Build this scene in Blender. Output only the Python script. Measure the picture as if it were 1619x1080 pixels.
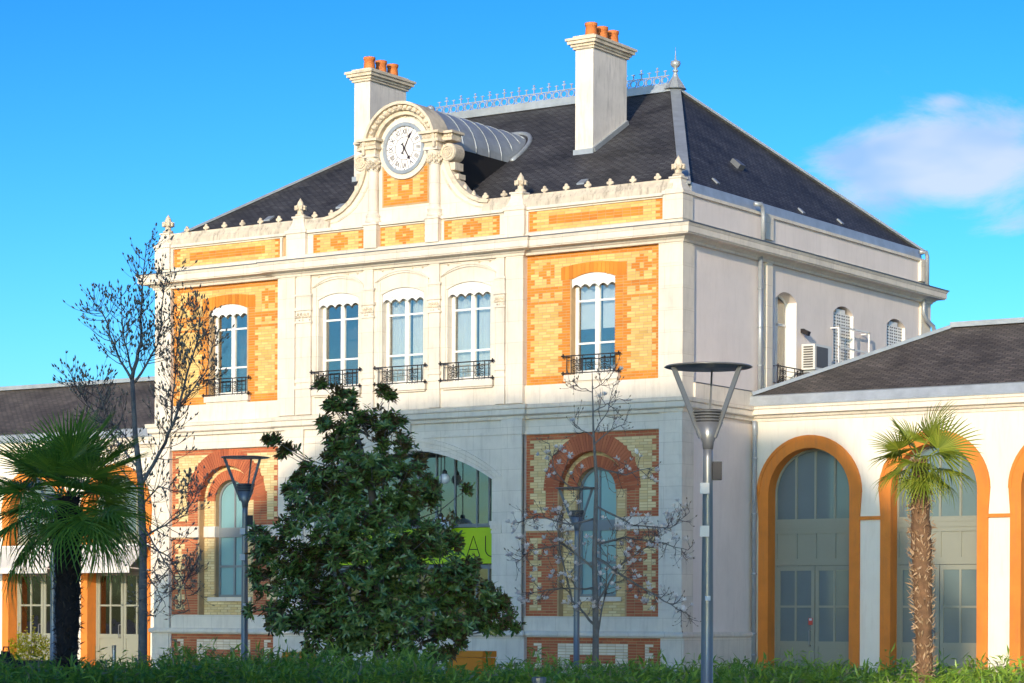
import bpy, math, random
from mathutils import Vector, Matrix
R = math.radians
random.seed(7)
scene = bpy.context.scene
for o in list(bpy.data.objects): bpy.data.objects.remove(o)
COL = scene.collection

# ------------------------------------------------------------------ camera
PXW, PXH = 1619.0, 1080.0
FPX, YAW, ROLL, VH = 3897.3, 0.59432, 0.0045743, 435.0
EYE = Vector((27.6437, -47.7002, 1.5))
FW = Vector((-math.sin(YAW), math.cos(YAW), 0)); RT = Vector((math.cos(YAW), math.sin(YAW), 0)); UP = Vector((0, 0, 1))
cd = bpy.data.cameras.new('camera'); cam = bpy.data.objects.new('camera', cd); COL.objects.link(cam)
cd.sensor_fit = 'HORIZONTAL'; cd.sensor_width = 36.0; cd.lens = FPX / PXW * 36.0
cd.shift_y = VH / PXW; cd.shift_x = math.sin(ROLL) * VH / PXW
cd.clip_start = 0.5; cd.clip_end = 3000
_c, _s = math.cos(ROLL), math.sin(ROLL)
_x = RT * _c + UP * _s; _y = UP * _c - RT * _s
cam.matrix_world = Matrix(((_x.x, _y.x, -FW.x, EYE.x), (_x.y, _y.y, -FW.y, EYE.y), (_x.z, _y.z, -FW.z, EYE.z), (0, 0, 0, 1)))
scene.camera = cam
def at(px, py, D):                                   # the point seen at pixel (px,py), D metres in front of the camera
    dx, dy = px - PXW / 2, py - PXH / 2
    dx, dy = _c * dx + _s * dy, -_s * dx + _c * dy
    return EYE + (FW + RT * (dx / FPX) + UP * ((VH - dy) / FPX)) * D

# ------------------------------------------------------------------ world, sun, exposure
SUN = Vector((0.30, -1.0, 0.228)).normalized()       # towards the sun
sun_el = math.asin(SUN.z)
world = bpy.data.worlds.new('World'); scene.world = world; world.use_nodes = True
wn, wl = world.node_tree.nodes, world.node_tree.links
wn.clear()
def N(nodes, t, **kw):
    n = nodes.new(t)
    for k, v in kw.items(): setattr(n, k, v)
    return n
wo = N(wn, 'ShaderNodeOutputWorld'); bg = N(wn, 'ShaderNodeBackground'); sky = N(wn, 'ShaderNodeTexSky')
sky.sky_type = 'NISHITA'; sky.sun_disc = False; sky.sun_elevation = sun_el
sky.sun_rotation = math.atan2(SUN.x, SUN.y); sky.altitude = 250; sky.air_density = 1.0; sky.dust_density = 1.0; sky.ozone_density = 2.2
bg.inputs[1].default_value = 0.15
hs = N(wn, 'ShaderNodeHueSaturation'); hs.inputs['Saturation'].default_value = 1.05; hs.inputs['Value'].default_value = .88; hs.inputs['Hue'].default_value = .498
tint = N(wn, 'ShaderNodeVectorMath', operation='MULTIPLY'); tint.inputs[1].default_value = (.112, .181, .268)   # cool white balance of the photograph
gm = N(wn, 'ShaderNodeGamma'); gm.inputs[1].default_value = 1.8; wl.new(sky.outputs[0], gm.inputs[0]); wl.new(gm.outputs[0], tint.inputs[0]); wl.new(tint.outputs[0], hs.inputs['Color'])
# broken fair-weather clouds low over the horizon
tc = N(wn, 'ShaderNodeTexCoord'); mp = N(wn, 'ShaderNodeMapping'); mp.inputs['Scale'].default_value = (1, 1, 2.3)
mp.inputs['Location'].default_value = (0.0, 0.0, 0.0)
nz = N(wn, 'ShaderNodeTexNoise'); nz.inputs['Scale'].default_value = 13.0; nz.inputs['Detail'].default_value = 10; nz.inputs['Distortion'].default_value = .5; nz.inputs['Roughness'].default_value = 0.68
wl.new(tc.outputs['Generated'], mp.inputs[0]); wl.new(mp.outputs[0], nz.inputs['Vector'])
def cloud_at(px, py, rad, amount):
    d = (FW + RT * ((px - PXW / 2) / FPX) + UP * ((VH - (py - PXH / 2)) / FPX)).normalized()
    s = N(wn, 'ShaderNodeVectorMath', operation='SUBTRACT'); wl.new(tc.outputs['Generated'], s.inputs[0]); s.inputs[1].default_value = d
    m = N(wn, 'ShaderNodeVectorMath', operation='MULTIPLY'); wl.new(s.outputs[0], m.inputs[0]); m.inputs[1].default_value = (1, 1, 2.1)
    l = N(wn, 'ShaderNodeVectorMath', operation='LENGTH'); wl.new(m.outputs[0], l.inputs[0])
    r = N(wn, 'ShaderNodeMapRange'); wl.new(l.outputs['Value'], r.inputs[0]); r.inputs[1].default_value = 0; r.inputs[2].default_value = rad
    r.inputs[3].default_value = amount; r.inputs[4].default_value = 0; r.interpolation_type = 'SMOOTHSTEP'
    return r
acc = nz.outputs['Fac']
for a in ((1470, 240, .062, .34), (1580, 230, .066, .36), (1350, 255, .05, .27), (1610, 352, .03, .34), (1370, 330, .03, .24), (1490, 158, .012, .22), (1530, 290, .05, .2)):
    r = cloud_at(*a); ad = N(wn, 'ShaderNodeMath', operation='ADD'); wl.new(acc, ad.inputs[0]); wl.new(r.outputs[0], ad.inputs[1]); acc = ad.outputs[0]
cr = N(wn, 'ShaderNodeMapRange'); wl.new(acc, cr.inputs[0]); cr.inputs[1].default_value = 0.66; cr.inputs[2].default_value = 1.06; cr.interpolation_type = 'SMOOTHSTEP'
cr.inputs[3].default_value = 0; cr.inputs[4].default_value = 0.82
n2 = N(wn, 'ShaderNodeTexNoise'); n2.inputs['Scale'].default_value = 16.0; n2.inputs['Detail'].default_value = 3; wl.new(mp.outputs[0], n2.inputs['Vector'])
cc = N(wn, 'ShaderNodeMix', data_type='RGBA'); cc.inputs['A'].default_value = (1.45, 2.1, 3.3, 1); cc.inputs['B'].default_value = (2.6, 2.8, 3.6, 1)
cm = N(wn, 'ShaderNodeMapRange'); wl.new(n2.outputs['Fac'], cm.inputs[0]); cm.inputs[1].default_value = .38; cm.inputs[2].default_value = .62
wl.new(cm.outputs[0], cc.inputs['Factor'])
mx = N(wn, 'ShaderNodeMix', data_type='RGBA'); wl.new(cr.outputs[0], mx.inputs['Factor']); wl.new(hs.outputs[0], mx.inputs['A']); wl.new(cc.outputs['Result'], mx.inputs['B'])
wl.new(mx.outputs['Result'], bg.inputs[0]); wl.new(bg.outputs[0], wo.inputs[0])

sl = bpy.data.lights.new('sun', 'SUN'); sl.energy = 2.2; sl.angle = R(0.53); sl.color = (1.0, 0.82, 0.60)
so = bpy.data.objects.new('sun', sl); COL.objects.link(so); so.location = (30, -80, 60)
so.rotation_euler = (-SUN).to_track_quat('-Z', 'Y').to_euler()
vs = scene.view_settings; vs.view_transform = 'Standard'; vs.look = 'None'; vs.gamma = 1.0; vs.use_curve_mapping = False
vs.exposure = 0.94
scene.render.engine = 'CYCLES'

# ------------------------------------------------------------------ materials
def new_mat(name):
    m = bpy.data.materials.new(name); m.use_nodes = True; nt = m.node_tree
    return m, nt.nodes, nt.links, nt.nodes['Principled BSDF']
def lin(c): return tuple(c) + (1,)
def surf(name, col, rough=.7, var=.12, scale=2.0, bump=.15, bscale=60, stain=None, stain_amt=.5, metal=0, spec=.4, streak=False, ashlar=False):
    m, n, l, b = new_mat(name)
    g = N(n, 'ShaderNodeNewGeometry'); mpp = N(n, 'ShaderNodeMapping'); l.new(g.outputs['Position'], mpp.inputs[0])
    t = N(n, 'ShaderNodeTexNoise'); t.inputs['Scale'].default_value = scale; t.inputs['Detail'].default_value = 6; t.inputs['Roughness'].default_value = .65
    l.new(mpp.outputs[0], t.inputs['Vector'])
    mr = N(n, 'ShaderNodeMapRange'); l.new(t.outputs['Fac'], mr.inputs[0]); mr.inputs[1].default_value = .3; mr.inputs[2].default_value = .7
    a = N(n, 'ShaderNodeMix', data_type='RGBA'); l.new(mr.outputs[0], a.inputs['Factor'])
    a.inputs['A'].default_value = lin([c * (1 - var) for c in col]); a.inputs['B'].default_value = lin([min(1, c * (1 + var)) for c in col])
    out = a.outputs['Result']
    if stain:
        mp2 = N(n, 'ShaderNodeMapping'); l.new(g.outputs['Position'], mp2.inputs[0]); mp2.inputs['Scale'].default_value = (5, 5, .7) if streak else (1, 1, 1)
        t2 = N(n, 'ShaderNodeTexNoise'); t2.inputs['Scale'].default_value = 1.6; t2.inputs['Detail'].default_value = 8; t2.inputs['Roughness'].default_value = .7
        l.new(mp2.outputs[0], t2.inputs['Vector'])
        m2 = N(n, 'ShaderNodeMapRange'); l.new(t2.outputs['Fac'], m2.inputs[0]); m2.inputs[1].default_value = .5; m2.inputs[2].default_value = .72; m2.inputs[4].default_value = stain_amt
        s = N(n, 'ShaderNodeMix', data_type='RGBA'); l.new(m2.outputs[0], s.inputs['Factor']); l.new(out, s.inputs['A']); s.inputs['B'].default_value = lin(stain)
        out = s.outputs['Result']
    if ashlar:
        sx_ = N(n, 'ShaderNodeSeparateXYZ'); l.new(g.outputs['Position'], sx_.inputs[0]); ax2 = N(n, 'ShaderNodeMath', operation='ADD'); l.new(sx_.outputs[0], ax2.inputs[0]); l.new(sx_.outputs[1], ax2.inputs[1])
        cx2 = N(n, 'ShaderNodeCombineXYZ'); l.new(ax2.outputs[0], cx2.inputs[0]); l.new(sx_.outputs[2], cx2.inputs[1])
        bt = N(n, 'ShaderNodeTexBrick'); l.new(cx2.outputs[0], bt.inputs['Vector']); bt.inputs['Scale'].default_value = 1; bt.inputs['Brick Width'].default_value = .95; bt.inputs['Row Height'].default_value = .493; bt.inputs['Mortar Size'].default_value = .006
        bt.inputs['Color1'].default_value = (.95, .95, .955, 1); bt.inputs['Color2'].default_value = (1.04, 1.03, 1.02, 1); bt.inputs['Mortar'].default_value = (.80, .78, .75, 1)
        mu = N(n, 'ShaderNodeMix', data_type='RGBA', blend_type='MULTIPLY'); mu.inputs['Factor'].default_value = 1; l.new(out, mu.inputs['A']); l.new(bt.outputs['Color'], mu.inputs['B']); out = mu.outputs['Result']
    l.new(out, b.inputs['Base Color'])
    b.inputs['Roughness'].default_value = rough; b.inputs['Metallic'].default_value = metal; b.inputs['Specular IOR Level'].default_value = spec
    if bump:
        t3 = N(n, 'ShaderNodeTexNoise'); t3.inputs['Scale'].default_value = bscale; t3.inputs['Detail'].default_value = 4; l.new(g.outputs['Position'], t3.inputs['Vector'])
        bp = N(n, 'ShaderNodeBump'); bp.inputs['Strength'].default_value = bump; bp.inputs['Distance'].default_value = .01
        l.new(t3.outputs['Fac'], bp.inputs['Height']); l.new(bp.outputs[0], b.inputs['Normal'])
    return m
def brick_mat(name, col, col2):
    m, n, l, b = new_mat(name)
    g = N(n, 'ShaderNodeNewGeometry'); oi = N(n, 'ShaderNodeObjectInfo')
    ad = N(n, 'ShaderNodeMath', operation='ADD'); l.new(g.outputs['Random Per Island'], ad.inputs[0]); l.new(oi.outputs['Random'], ad.inputs[1])
    fr = N(n, 'ShaderNodeMath', operation='FRACT'); l.new(ad.outputs[0], fr.inputs[0])
    a = N(n, 'ShaderNodeMix', data_type='RGBA'); l.new(fr.outputs[0], a.inputs['Factor']); a.inputs['A'].default_value = lin(col); a.inputs['B'].default_value = lin(col2)
    wn_ = N(n, 'ShaderNodeMath', operation='MULTIPLY'); l.new(fr.outputs[0], wn_.inputs[0]); wn_.inputs[1].default_value = 37.7; f2 = N(n, 'ShaderNodeMath', operation='FRACT'); l.new(wn_.outputs[0], f2.inputs[0])
    od = N(n, 'ShaderNodeMapRange'); l.new(f2.outputs[0], od.inputs[0]); od.inputs[1].default_value = 0; od.inputs[2].default_value = .3; od.inputs[3].default_value = .86; od.inputs[4].default_value = 1.0
    t = N(n, 'ShaderNodeTexNoise'); t.inputs['Scale'].default_value = 1.1; t.inputs['Detail'].default_value = 5; l.new(g.outputs['Position'], t.inputs['Vector'])
    mr = N(n, 'ShaderNodeMapRange'); l.new(t.outputs['Fac'], mr.inputs[0]); mr.inputs[1].default_value = .3; mr.inputs[2].default_value = .7; mr.inputs[3].default_value = .86; mr.inputs[4].default_value = 1.1
    v = N(n, 'ShaderNodeVectorMath', operation='SCALE'); l.new(a.outputs['Result'], v.inputs[0]); mm = N(n, 'ShaderNodeMath', operation='MULTIPLY'); l.new(mr.outputs[0], mm.inputs[0]); l.new(od.outputs[0], mm.inputs[1]); l.new(mm.outputs[0], v.inputs['Scale'])
    l.new(v.outputs[0], b.inputs['Base Color']); b.inputs['Roughness'].default_value = .62; b.inputs['Specular IOR Level'].default_value = .35
    return m
def leaf_mat(name, col, col2, back=None, rough=.4, spec=.5, trans=0.0):
    m, n, l, b = new_mat(name)
    g = N(n, 'ShaderNodeNewGeometry'); oi = N(n, 'ShaderNodeObjectInfo')
    ad = N(n, 'ShaderNodeMath', operation='ADD'); l.new(g.outputs['Random Per Island'], ad.inputs[0]); l.new(oi.outputs['Random'], ad.inputs[1])
    fr = N(n, 'ShaderNodeMath', operation='FRACT'); l.new(ad.outputs[0], fr.inputs[0])
    a = N(n, 'ShaderNodeMix', data_type='RGBA'); l.new(fr.outputs[0], a.inputs['Factor']); a.inputs['A'].default_value = lin(col); a.inputs['B'].default_value = lin(col2)
    out = a.outputs['Result']
    if back:
        k = N(n, 'ShaderNodeMix', data_type='RGBA'); l.new(g.outputs['Backfacing'], k.inputs['Factor']); l.new(out, k.inputs['A']); k.inputs['B'].default_value = lin(back); out = k.outputs['Result']
    l.new(out, b.inputs['Base Color']); b.inputs['Roughness'].default_value = rough; b.inputs['Specular IOR Level'].default_value = spec
    if trans:
        tr = N(n, 'ShaderNodeBsdfTranslucent'); l.new(out, tr.inputs['Color']); ms = N(n, 'ShaderNodeMixShader'); ms.inputs[0].default_value = trans
        l.new(b.outputs[0], ms.inputs[1]); l.new(tr.outputs[0], ms.inputs[2]); l.new(ms.outputs[0], n['Material Output'].inputs[0])
    return m
def slate_mat(name, c1, c2, mortar, bw=.20, rh=.095, light=.0):
    m, n, l, b = new_mat(name)
    uv = N(n, 'ShaderNodeUVMap'); br = N(n, 'ShaderNodeTexBrick'); l.new(uv.outputs[0], br.inputs['Vector'])
    br.inputs['Color1'].default_value = lin(c1); br.inputs['Color2'].default_value = lin(c2); br.inputs['Mortar'].default_value = lin(mortar)
    br.inputs['Scale'].default_value = 1; br.inputs['Mortar Size'].default_value = .014; br.inputs['Brick Width'].default_value = bw; br.inputs['Row Height'].default_value = rh
    t = N(n, 'ShaderNodeTexNoise'); t.inputs['Scale'].default_value = .9; t.inputs['Detail'].default_value = 7; l.new(uv.outputs[0], t.inputs['Vector'])
    mr = N(n, 'ShaderNodeMapRange'); l.new(t.outputs['Fac'], mr.inputs[0]); mr.inputs[1].default_value = .3; mr.inputs[2].default_value = .7; mr.inputs[3].default_value = .65; mr.inputs[4].default_value = 1.4
    v = N(n, 'ShaderNodeVectorMath', operation='SCALE'); l.new(br.outputs['Color'], v.inputs[0]); l.new(mr.outputs[0], v.inputs['Scale'])
    l.new(v.outputs[0], b.inputs['Base Color']); b.inputs['Roughness'].default_value = .62; b.inputs['Specular IOR Level'].default_value = .3
    wv = N(n, 'ShaderNodeTexWave'); wv.wave_type = 'BANDS'; wv.bands_direction = 'Y'; wv.wave_profile = 'SAW'; wv.inputs['Scale'].default_value = 1 / rh / 3.183 * .5 * math.pi / 1.571
    l.new(uv.outputs[0], wv.inputs['Vector'])
    bp = N(n, 'ShaderNodeBump'); bp.inputs['Strength'].default_value = .7; bp.inputs['Distance'].default_value = .012; bp.invert = True
    l.new(br.outputs['Fac'], bp.inputs['Height']); l.new(bp.outputs[0], b.inputs['Normal'])
    return m
def glass_mat(name, tint, refl):
    m, n, l, b = new_mat(name); n.remove(b)
    tr = N(n, 'ShaderNodeBsdfTransparent'); tr.inputs[0].default_value = lin(tint); gl = N(n, 'ShaderNodeBsdfGlossy'); gl.inputs['Roughness'].default_value = .015
    gl.inputs[0].default_value = (1, .96, .90, 1)
    lw = N(n, 'ShaderNodeFresnel'); lw.inputs[0].default_value = 1.5; ad = N(n, 'ShaderNodeMath', operation='ADD'); ad.inputs[1].default_value = refl; l.new(lw.outputs[0], ad.inputs[0])
    t = N(n, 'ShaderNodeTexNoise'); t.inputs['Scale'].default_value = 1.3; g = N(n, 'ShaderNodeNewGeometry'); l.new(g.outputs['Position'], t.inputs['Vector'])
    bp = N(n, 'ShaderNodeBump'); bp.inputs['Strength'].default_value = .06; bp.inputs['Distance'].default_value = .05; l.new(t.outputs['Fac'], bp.inputs['Height']); l.new(bp.outputs[0], gl.inputs['Normal'])
    ms = N(n, 'ShaderNodeMixShader'); l.new(ad.outputs[0], ms.inputs[0]); l.new(tr.outputs[0], ms.inputs[1]); l.new(gl.outputs[0], ms.inputs[2]); l.new(ms.outputs[0], n['Material Output'].inputs[0])
    return m
M = {}
M['stone'] = surf('limestone', (.74, .67, .57), .8, .10, 1.4, .25, 45, (.42, .36, .29), .34, streak=True, ashlar=True)
M['stone_w'] = surf('limestone_weathered', (.66, .56, .43), .85, .2, 5, .5, 30, (.16, .13, .10), .75)
M['coping'] = surf('coping_stained', (.62, .53, .42), .85, .15, 4, .4, 30, (.10, .085, .07), .8, streak=True)
M['render'] = surf('grey_beige_render', (.82, .73, .675), .88, .06, .8, .12, 90, (.45, .38, .33), .16, streak=True)
M['cream'] = surf('cream_render', (.80, .735, .63), .85, .05, .7, .1, 90, (.55, .45, .34), .32, streak=True)
M['orange_paint'] = surf('orange_painted_render', (.67, .212, .032), .8, .12, 1.6, .2, 70, (.40, .15, .06), .5, streak=True)
M['mortar'] = surf('mortar', (.50, .33, .17), .9, .1, 6, .2, 80)
M['brick_y'] = brick_mat('yellow_brick', (.67, .41, .115), (.81, .56, .21))
M['brick_o'] = brick_mat('orange_brick', (.61, .20, .02), (.73, .28, .035))
M['brick_r'] = brick_mat('red_brick', (.41, .105, .045), (.54, .16, .065))
M['brick_c'] = brick_mat('pale_yellow_brick', (.70, .50, .22), (.82, .66, .36))
M['brick_w'] = brick_mat('cream_brick', (.74, .62, .45), (.84, .74, .58))
M['slate'] = slate_mat('slate', (.045, .044, .049), (.088, .086, .092), (.022, .021, .023))
M['slate_b'] = slate_mat('weathered_slate', (.085, .074, .068), (.145, .122, .108), (.05, .045, .042))
M['zinc'] = surf('zinc', (.40, .43, .46), .42, .14, 2.5, .1, 20, (.25, .27, .29), .5, metal=.35, spec=.5)
M['zinc_d'] = surf('dark_zinc', (.16, .17, .19), .5, .1, 2.5, .1, 20, metal=.3)
M['white'] = surf('white_paint', (.82, .80, .76), .45, .03, 3, .04, 40)
M['white_dirty'] = surf('chimney_render', (.72, .66, .60), .85, .1, 1.5, .2, 60, (.36, .32, .30), .6, streak=True)
M['terracotta'] = surf('terracotta', (.62, .19, .05), .7, .15, 6, .1, 50)
M['iron'] = surf('wrought_iron', (.035, .03, .032), .5, .15, 8, .1, 60, metal=.4)
M['glass'] = glass_mat('window_glass', (.88, .92, .94), .15)
M['glass_dark'] = glass_mat('porch_glass', (.72, .76, .78), .09)
M['teal_pane'] = surf('frosted_teal_pane', (.20, .36, .38), .12, .05, .8, .02, 4, spec=.8)
M['grey_pane'] = surf('frosted_grey_pane', (.11, .15, .165), .08, .08, .8, .02, 4, spec=.8)
M['door'] = surf('grey_beige_metal', (.25, .255, .205), .42, .05, 1.0, .03, 30)
M['frame_teal'] = surf('grey_window_frame', (.20, .22, .23), .45, .05, 2, .03, 30)
M['curtain'] = surf('curtain_cloth', (.78, .76, .72), .9, .05, 3, .1, 30)
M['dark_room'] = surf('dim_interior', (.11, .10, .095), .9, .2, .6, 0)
M['clock_face'] = surf('clock_enamel', (.84, .80, .78), .35, .02, 3, 0)
M['black'] = surf('black_enamel', (.03, .02, .03), .5, .1, 3, 0)
M['lamp_grey'] = surf('lamp_grey_paint', (.20, .21, .22), .36, .05, 3, .03, 40, metal=.4, spec=.5)
M['lamp_dark'] = surf('lamp_dark_slot', (.03, .03, .035), .6, .05, 3, 0)
M['plastic_w'] = surf('white_plastic', (.7, .69, .66), .4, .04, 3, 0)
M['ac_dark'] = surf('ac_grille', (.12, .11, .10), .5, .1, 30, .2, 100)
M['green_sign'] = surf('lime_green_panel', (.40, .58, .005), .4, .03, 2, 0)
M['globe'] = surf('opal_glass', (.85, .85, .83), .2, .02, 2, 0, spec=.6)
M['orange_box'] = surf('orange_plastic', (.85, .27, .01), .4, .05, 3, 0)
M['awning'] = surf('white_awning_cloth', (.66, .63, .6), .85, .05, 2, .1, 40)
M['asphalt'] = surf('paving', (.40, .37, .33), .85, .15, .8, .2, 30)
M['soil'] = surf('bed_soil', (.05, .04, .03), .95, .2, 3, .4, 20)
M['bark_g'] = surf('grey_bark', (.21, .185, .16), .85, .25, 9, .5, 50, (.24, .22, .18), .5)
M['bark_d'] = surf('dark_twig_bark', (.14, .105, .095), .85, .25, 9, .4, 60)
M['palm_fibre'] = surf('palm_fibre', (.17, .095, .052), .95, .4, 14, .8, 60)
M['palm_fibre_d'] = surf('dark_palm_fibre', (.035, .025, .022), .95, .4, 14, .8, 60)
M['palm_stub'] = leaf_mat('palm_leaf_stub', (.32, .20, .12), (.5, .36, .24), rough=.8, spec=.2)
M['palm_stub_d'] = leaf_mat('dark_palm_leaf_stub', (.05, .035, .03), (.10, .075, .06), rough=.85, spec=.2)
M['palm_leaf'] = leaf_mat('palm_leaflet', (.14, .27, .032), (.28, .43, .05), rough=.40, trans=.2)
M['palm_leaf_y'] = leaf_mat('yellow_green_palm_leaflet', (.16, .22, .02), (.30, .34, .04), rough=.45, trans=.3)
M['mag_leaf'] = leaf_mat('magnolia_leaf', (.085, .165, .036), (.22, .30, .065), back=(.17, .125, .055), rough=.27, spec=.7)
M['mag_leaf_b'] = leaf_mat('bronze_magnolia_leaf', (.10, .060, .026), (.15, .085, .04), back=(.17, .08, .035), rough=.38)
M['bud'] = leaf_mat('magnolia_bud', (.22, .17, .12), (.36, .29, .21), rough=.8, spec=.2)
M['petal'] = leaf_mat('magnolia_petal', (.86, .76, .70), (.93, .88, .82), rough=.6, trans=.25)
M['bamboo'] = leaf_mat('bamboo_leaf', (.13, .27, .03), (.33, .48, .06), rough=.40, trans=.2)
M['bamboo_pale'] = leaf_mat('pale_bamboo_leaf', (.22, .23, .12), (.36, .34, .20), rough=.6, trans=.2)
M['shrub'] = leaf_mat('yellow_shrub_leaf', (.42, .40, .008), (.70, .58, .015), rough=.5, trans=.35)
M['bench'] = surf('dark_bench_slat', (.055, .05, .05), .6, .15, 6, .1, 40)
M['leather'] = surf('dark_bag', (.03, .018, .02), .6, .2, 6, .1, 40)
M['sticker'] = surf('sticker', (.55, .6, .65), .5, .1, 20, 0)
M['sticker_red'] = surf('red_sticker', (.5, .06, .04), .5, .1, 20, 0)
M['steel'] = surf('brushed_steel', (.5, .5, .5), .3, .05, 8, 0, metal=.9)
M['town'] = surf('town_render', (.60, .52, .42), .85, .06, .8, .1, 60)
M['town_roof'] = surf('town_roof_tile', (.20, .10, .06), .8, .15, 2, .2, 20)

# ------------------------------------------------------------------ mesh helpers
WLOC = {}
def wl_of(o): return WLOC.get(o.name, Vector((0, 0, 0)))
class MB:
    def __init__(s): s.v = []; s.f = []; s.uv = {}
    def add(s, vs, fs):
        b = len(s.v); s.v += [tuple(q) for q in vs]; s.f += [tuple(i + b for i in q) for q in fs]; return b
    def box(s, x0, x1, y0, y1, z0, z1, skip=''):
        s.add([(x0, y0, z0), (x1, y0, z0), (x1, y1, z0), (x0, y1, z0), (x0, y0, z1), (x1, y0, z1), (x1, y1, z1), (x0, y1, z1)],
              [(0, 3, 2, 1), (4, 5, 6, 7), (0, 1, 5, 4), (1, 2, 6, 5), (2, 3, 7, 6), (3, 0, 4, 7)]); return s
    def obox(s, c, ax, ay, az):                      # oriented box: centre and three half-axis vectors
        c, ax, ay, az = Vector(c), Vector(ax), Vector(ay), Vector(az)
        p = [c + i * ax + j * ay + k * az for k in (-1, 1) for j in (-1, 1) for i in (-1, 1)]
        s.add(p, [(0, 2, 3, 1), (4, 5, 7, 6), (0, 1, 5, 4), (1, 3, 7, 5), (3, 2, 6, 7), (2, 0, 4, 6)]); return s
    def bar(s, a, b, w, h=None, up=(0, 0, 1)):
        a, b = Vector(a), Vector(b); d = b - a; h = h or w
        t = d.normalized(); u = Vector(up)
        if abs(t.dot(u)) > .95: u = Vector((0, 1, 0))
        r = t.cross(u).normalized(); u = r.cross(t)
        return s.obox((a + b) / 2, d / 2, r * (w / 2), u * (h / 2))
    def tube(s, pts, rad, n=6, cap=True):
        pts = [Vector(p) for p in pts]; rs = rad if isinstance(rad, (list, tuple)) else [rad] * len(pts)
        base = len(s.v); pr = None
        for i, p in enumerate(pts):
            t = (pts[min(i + 1, len(pts) - 1)] - pts[max(i - 1, 0)])
            t = t.normalized() if t.length > 1e-9 else Vector((0, 0, 1))
            if pr is None:
                u = Vector((0, 0, 1)) if abs(t.z) < .9 else Vector((1, 0, 0)); r = t.cross(u).normalized()
            else:
                r = (pr - t * pr.dot(t)); r = r.normalized() if r.length > 1e-6 else t.orthogonal().normalized()
            pr = r; b = t.cross(r)
            for k in range(n):
                a = 2 * math.pi * k / n; s.v.append(tuple(p + (r * math.cos(a) + b * math.sin(a)) * rs[i]))
        for i in range(len(pts) - 1):
            for k in range(n):
                a, c = base + i * n + k, base + i * n + (k + 1) % n; s.f.append((a, c, c + n, a + n))
        if cap:
            s.f.append(tuple(base + k for k in range(n))[::-1]); e = base + (len(pts) - 1) * n; s.f.append(tuple(e + k for k in range(n)))
        return s
    def lathe(s, c, prof, n=16, axis='z'):
        c = Vector(c); base = len(s.v)
        for r, z in prof:
            for k in range(n):
                a = 2 * math.pi * k / n
                if axis == 'z': s.v.append((c.x + r * math.cos(a), c.y + r * math.sin(a), c.z + z))
                elif axis == 'y': s.v.append((c.x + r * math.cos(a), c.y + z, c.z + r * math.sin(a)))
                else: s.v.append((c.x + z, c.y + r * math.cos(a), c.z + r * math.sin(a)))
        for i in range(len(prof) - 1):
            for k in range(n):
                a, d = base + i * n + k, base + i * n + (k + 1) % n; q = (a, d, d + n, a + n)
                s.f.append(q if axis != 'y' else q[::-1])
        s.f.append(tuple(base + k for k in range(n))[::-1]); e = base + (len(prof) - 1) * n; s.f.append(tuple(e + k for k in range(n)))
        return s
    def prism(s, poly, y0, y1, T=None):              # poly in (x,z), counter-clockwise, extruded from y0 (front) to y1
        n = len(poly); T = T or (lambda u, d, z: (u, d, z))
        s.add([T(u, y0, z) for u, z in poly] + [T(u, y1, z) for u, z in poly],
              [tuple(range(n)), tuple(range(2 * n - 1, n - 1, -1))] + [(i, i + n, (i + 1) % n + n, (i + 1) % n) for i in range(n)]); return s
    def ring(s, inner, outer, y0, y1, T=None, closed=False):   # band between two arcs of equal length
        T = T or (lambda u, d, z: (u, d, z)); n = len(inner)
        b = s.add([T(u, y0, z) for u, z in inner] + [T(u, y0, z) for u, z in outer] + [T(u, y1, z) for u, z in inner] + [T(u, y1, z) for u, z in outer], [])
        m = n if closed else n - 1
        for i in range(m):
            j = (i + 1) % n
            s.f += [(b + i, b + j, b + n + j, b + n + i), (b + i, b + 2 * n + i, b + 2 * n + j, b + j), (b + n + i, b + n + j, b + 3 * n + j, b + 3 * n + i),
                    (b + 2 * n + i, b + 3 * n + i, b + 3 * n + j, b + 2 * n + j)]
        if not closed:
            s.f += [(b, b + n, b + 3 * n, b + 2 * n), (b + n - 1, b + 3 * n - 1, b + 4 * n - 1, b + 2 * n - 1)]
        return s
    def sweep(s, path, prof, closed=False):          # path in plan [(x,y)], outside on the right-hand side; profile (out, z)
        n = len(path); rows = []
        for i in range(n):
            p = Vector(path[i]); a = Vector(path[(i - 1) % n]); b = Vector(path[(i + 1) % n])
            d1 = (p - a).normalized() if (closed or i > 0) else (b - p).normalized()
            d2 = (b - p).normalized() if (closed or i < n - 1) else d1
            n1 = Vector((d1.y, -d1.x)); n2 = Vector((d2.y, -d2.x)); m = (n1 + n2); m = m / (m.dot(n1) if abs(m.dot(n1)) > 1e-6 else 1)
            rows.append([(p.x + m.x * o, p.y + m.y * o, z) for o, z in prof])
        k = len(prof); b0 = s.add([q for r in rows for q in r], [])
        for i in range(n if closed else n - 1):
            j = (i + 1) % n
            for t in range(k - 1): s.f.append((b0 + i * k + t, b0 + j * k + t, b0 + j * k + t + 1, b0 + i * k + t + 1))
        if not closed:
            s.f.append(tuple(b0 + t for t in range(k))[::-1]); s.f.append(tuple(b0 + (n - 1) * k + t for t in range(k)))
        return s
    def mesh(s, name, mat, smooth=False, origin=None):
        if origin is None:
            xs, ys, zs = zip(*s.v); origin = Vector(((min(xs) + max(xs)) / 2, (min(ys) + max(ys)) / 2, (min(zs) + max(zs)) / 2))
        me = bpy.data.meshes.new(name); me.from_pydata([(x - origin.x, y - origin.y, z - origin.z) for x, y, z in s.v], [], s.f)
        if smooth: me.polygons.foreach_set('use_smooth', [True] * len(me.polygons))
        if mat: me.materials.append(mat)
        return me, origin
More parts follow.
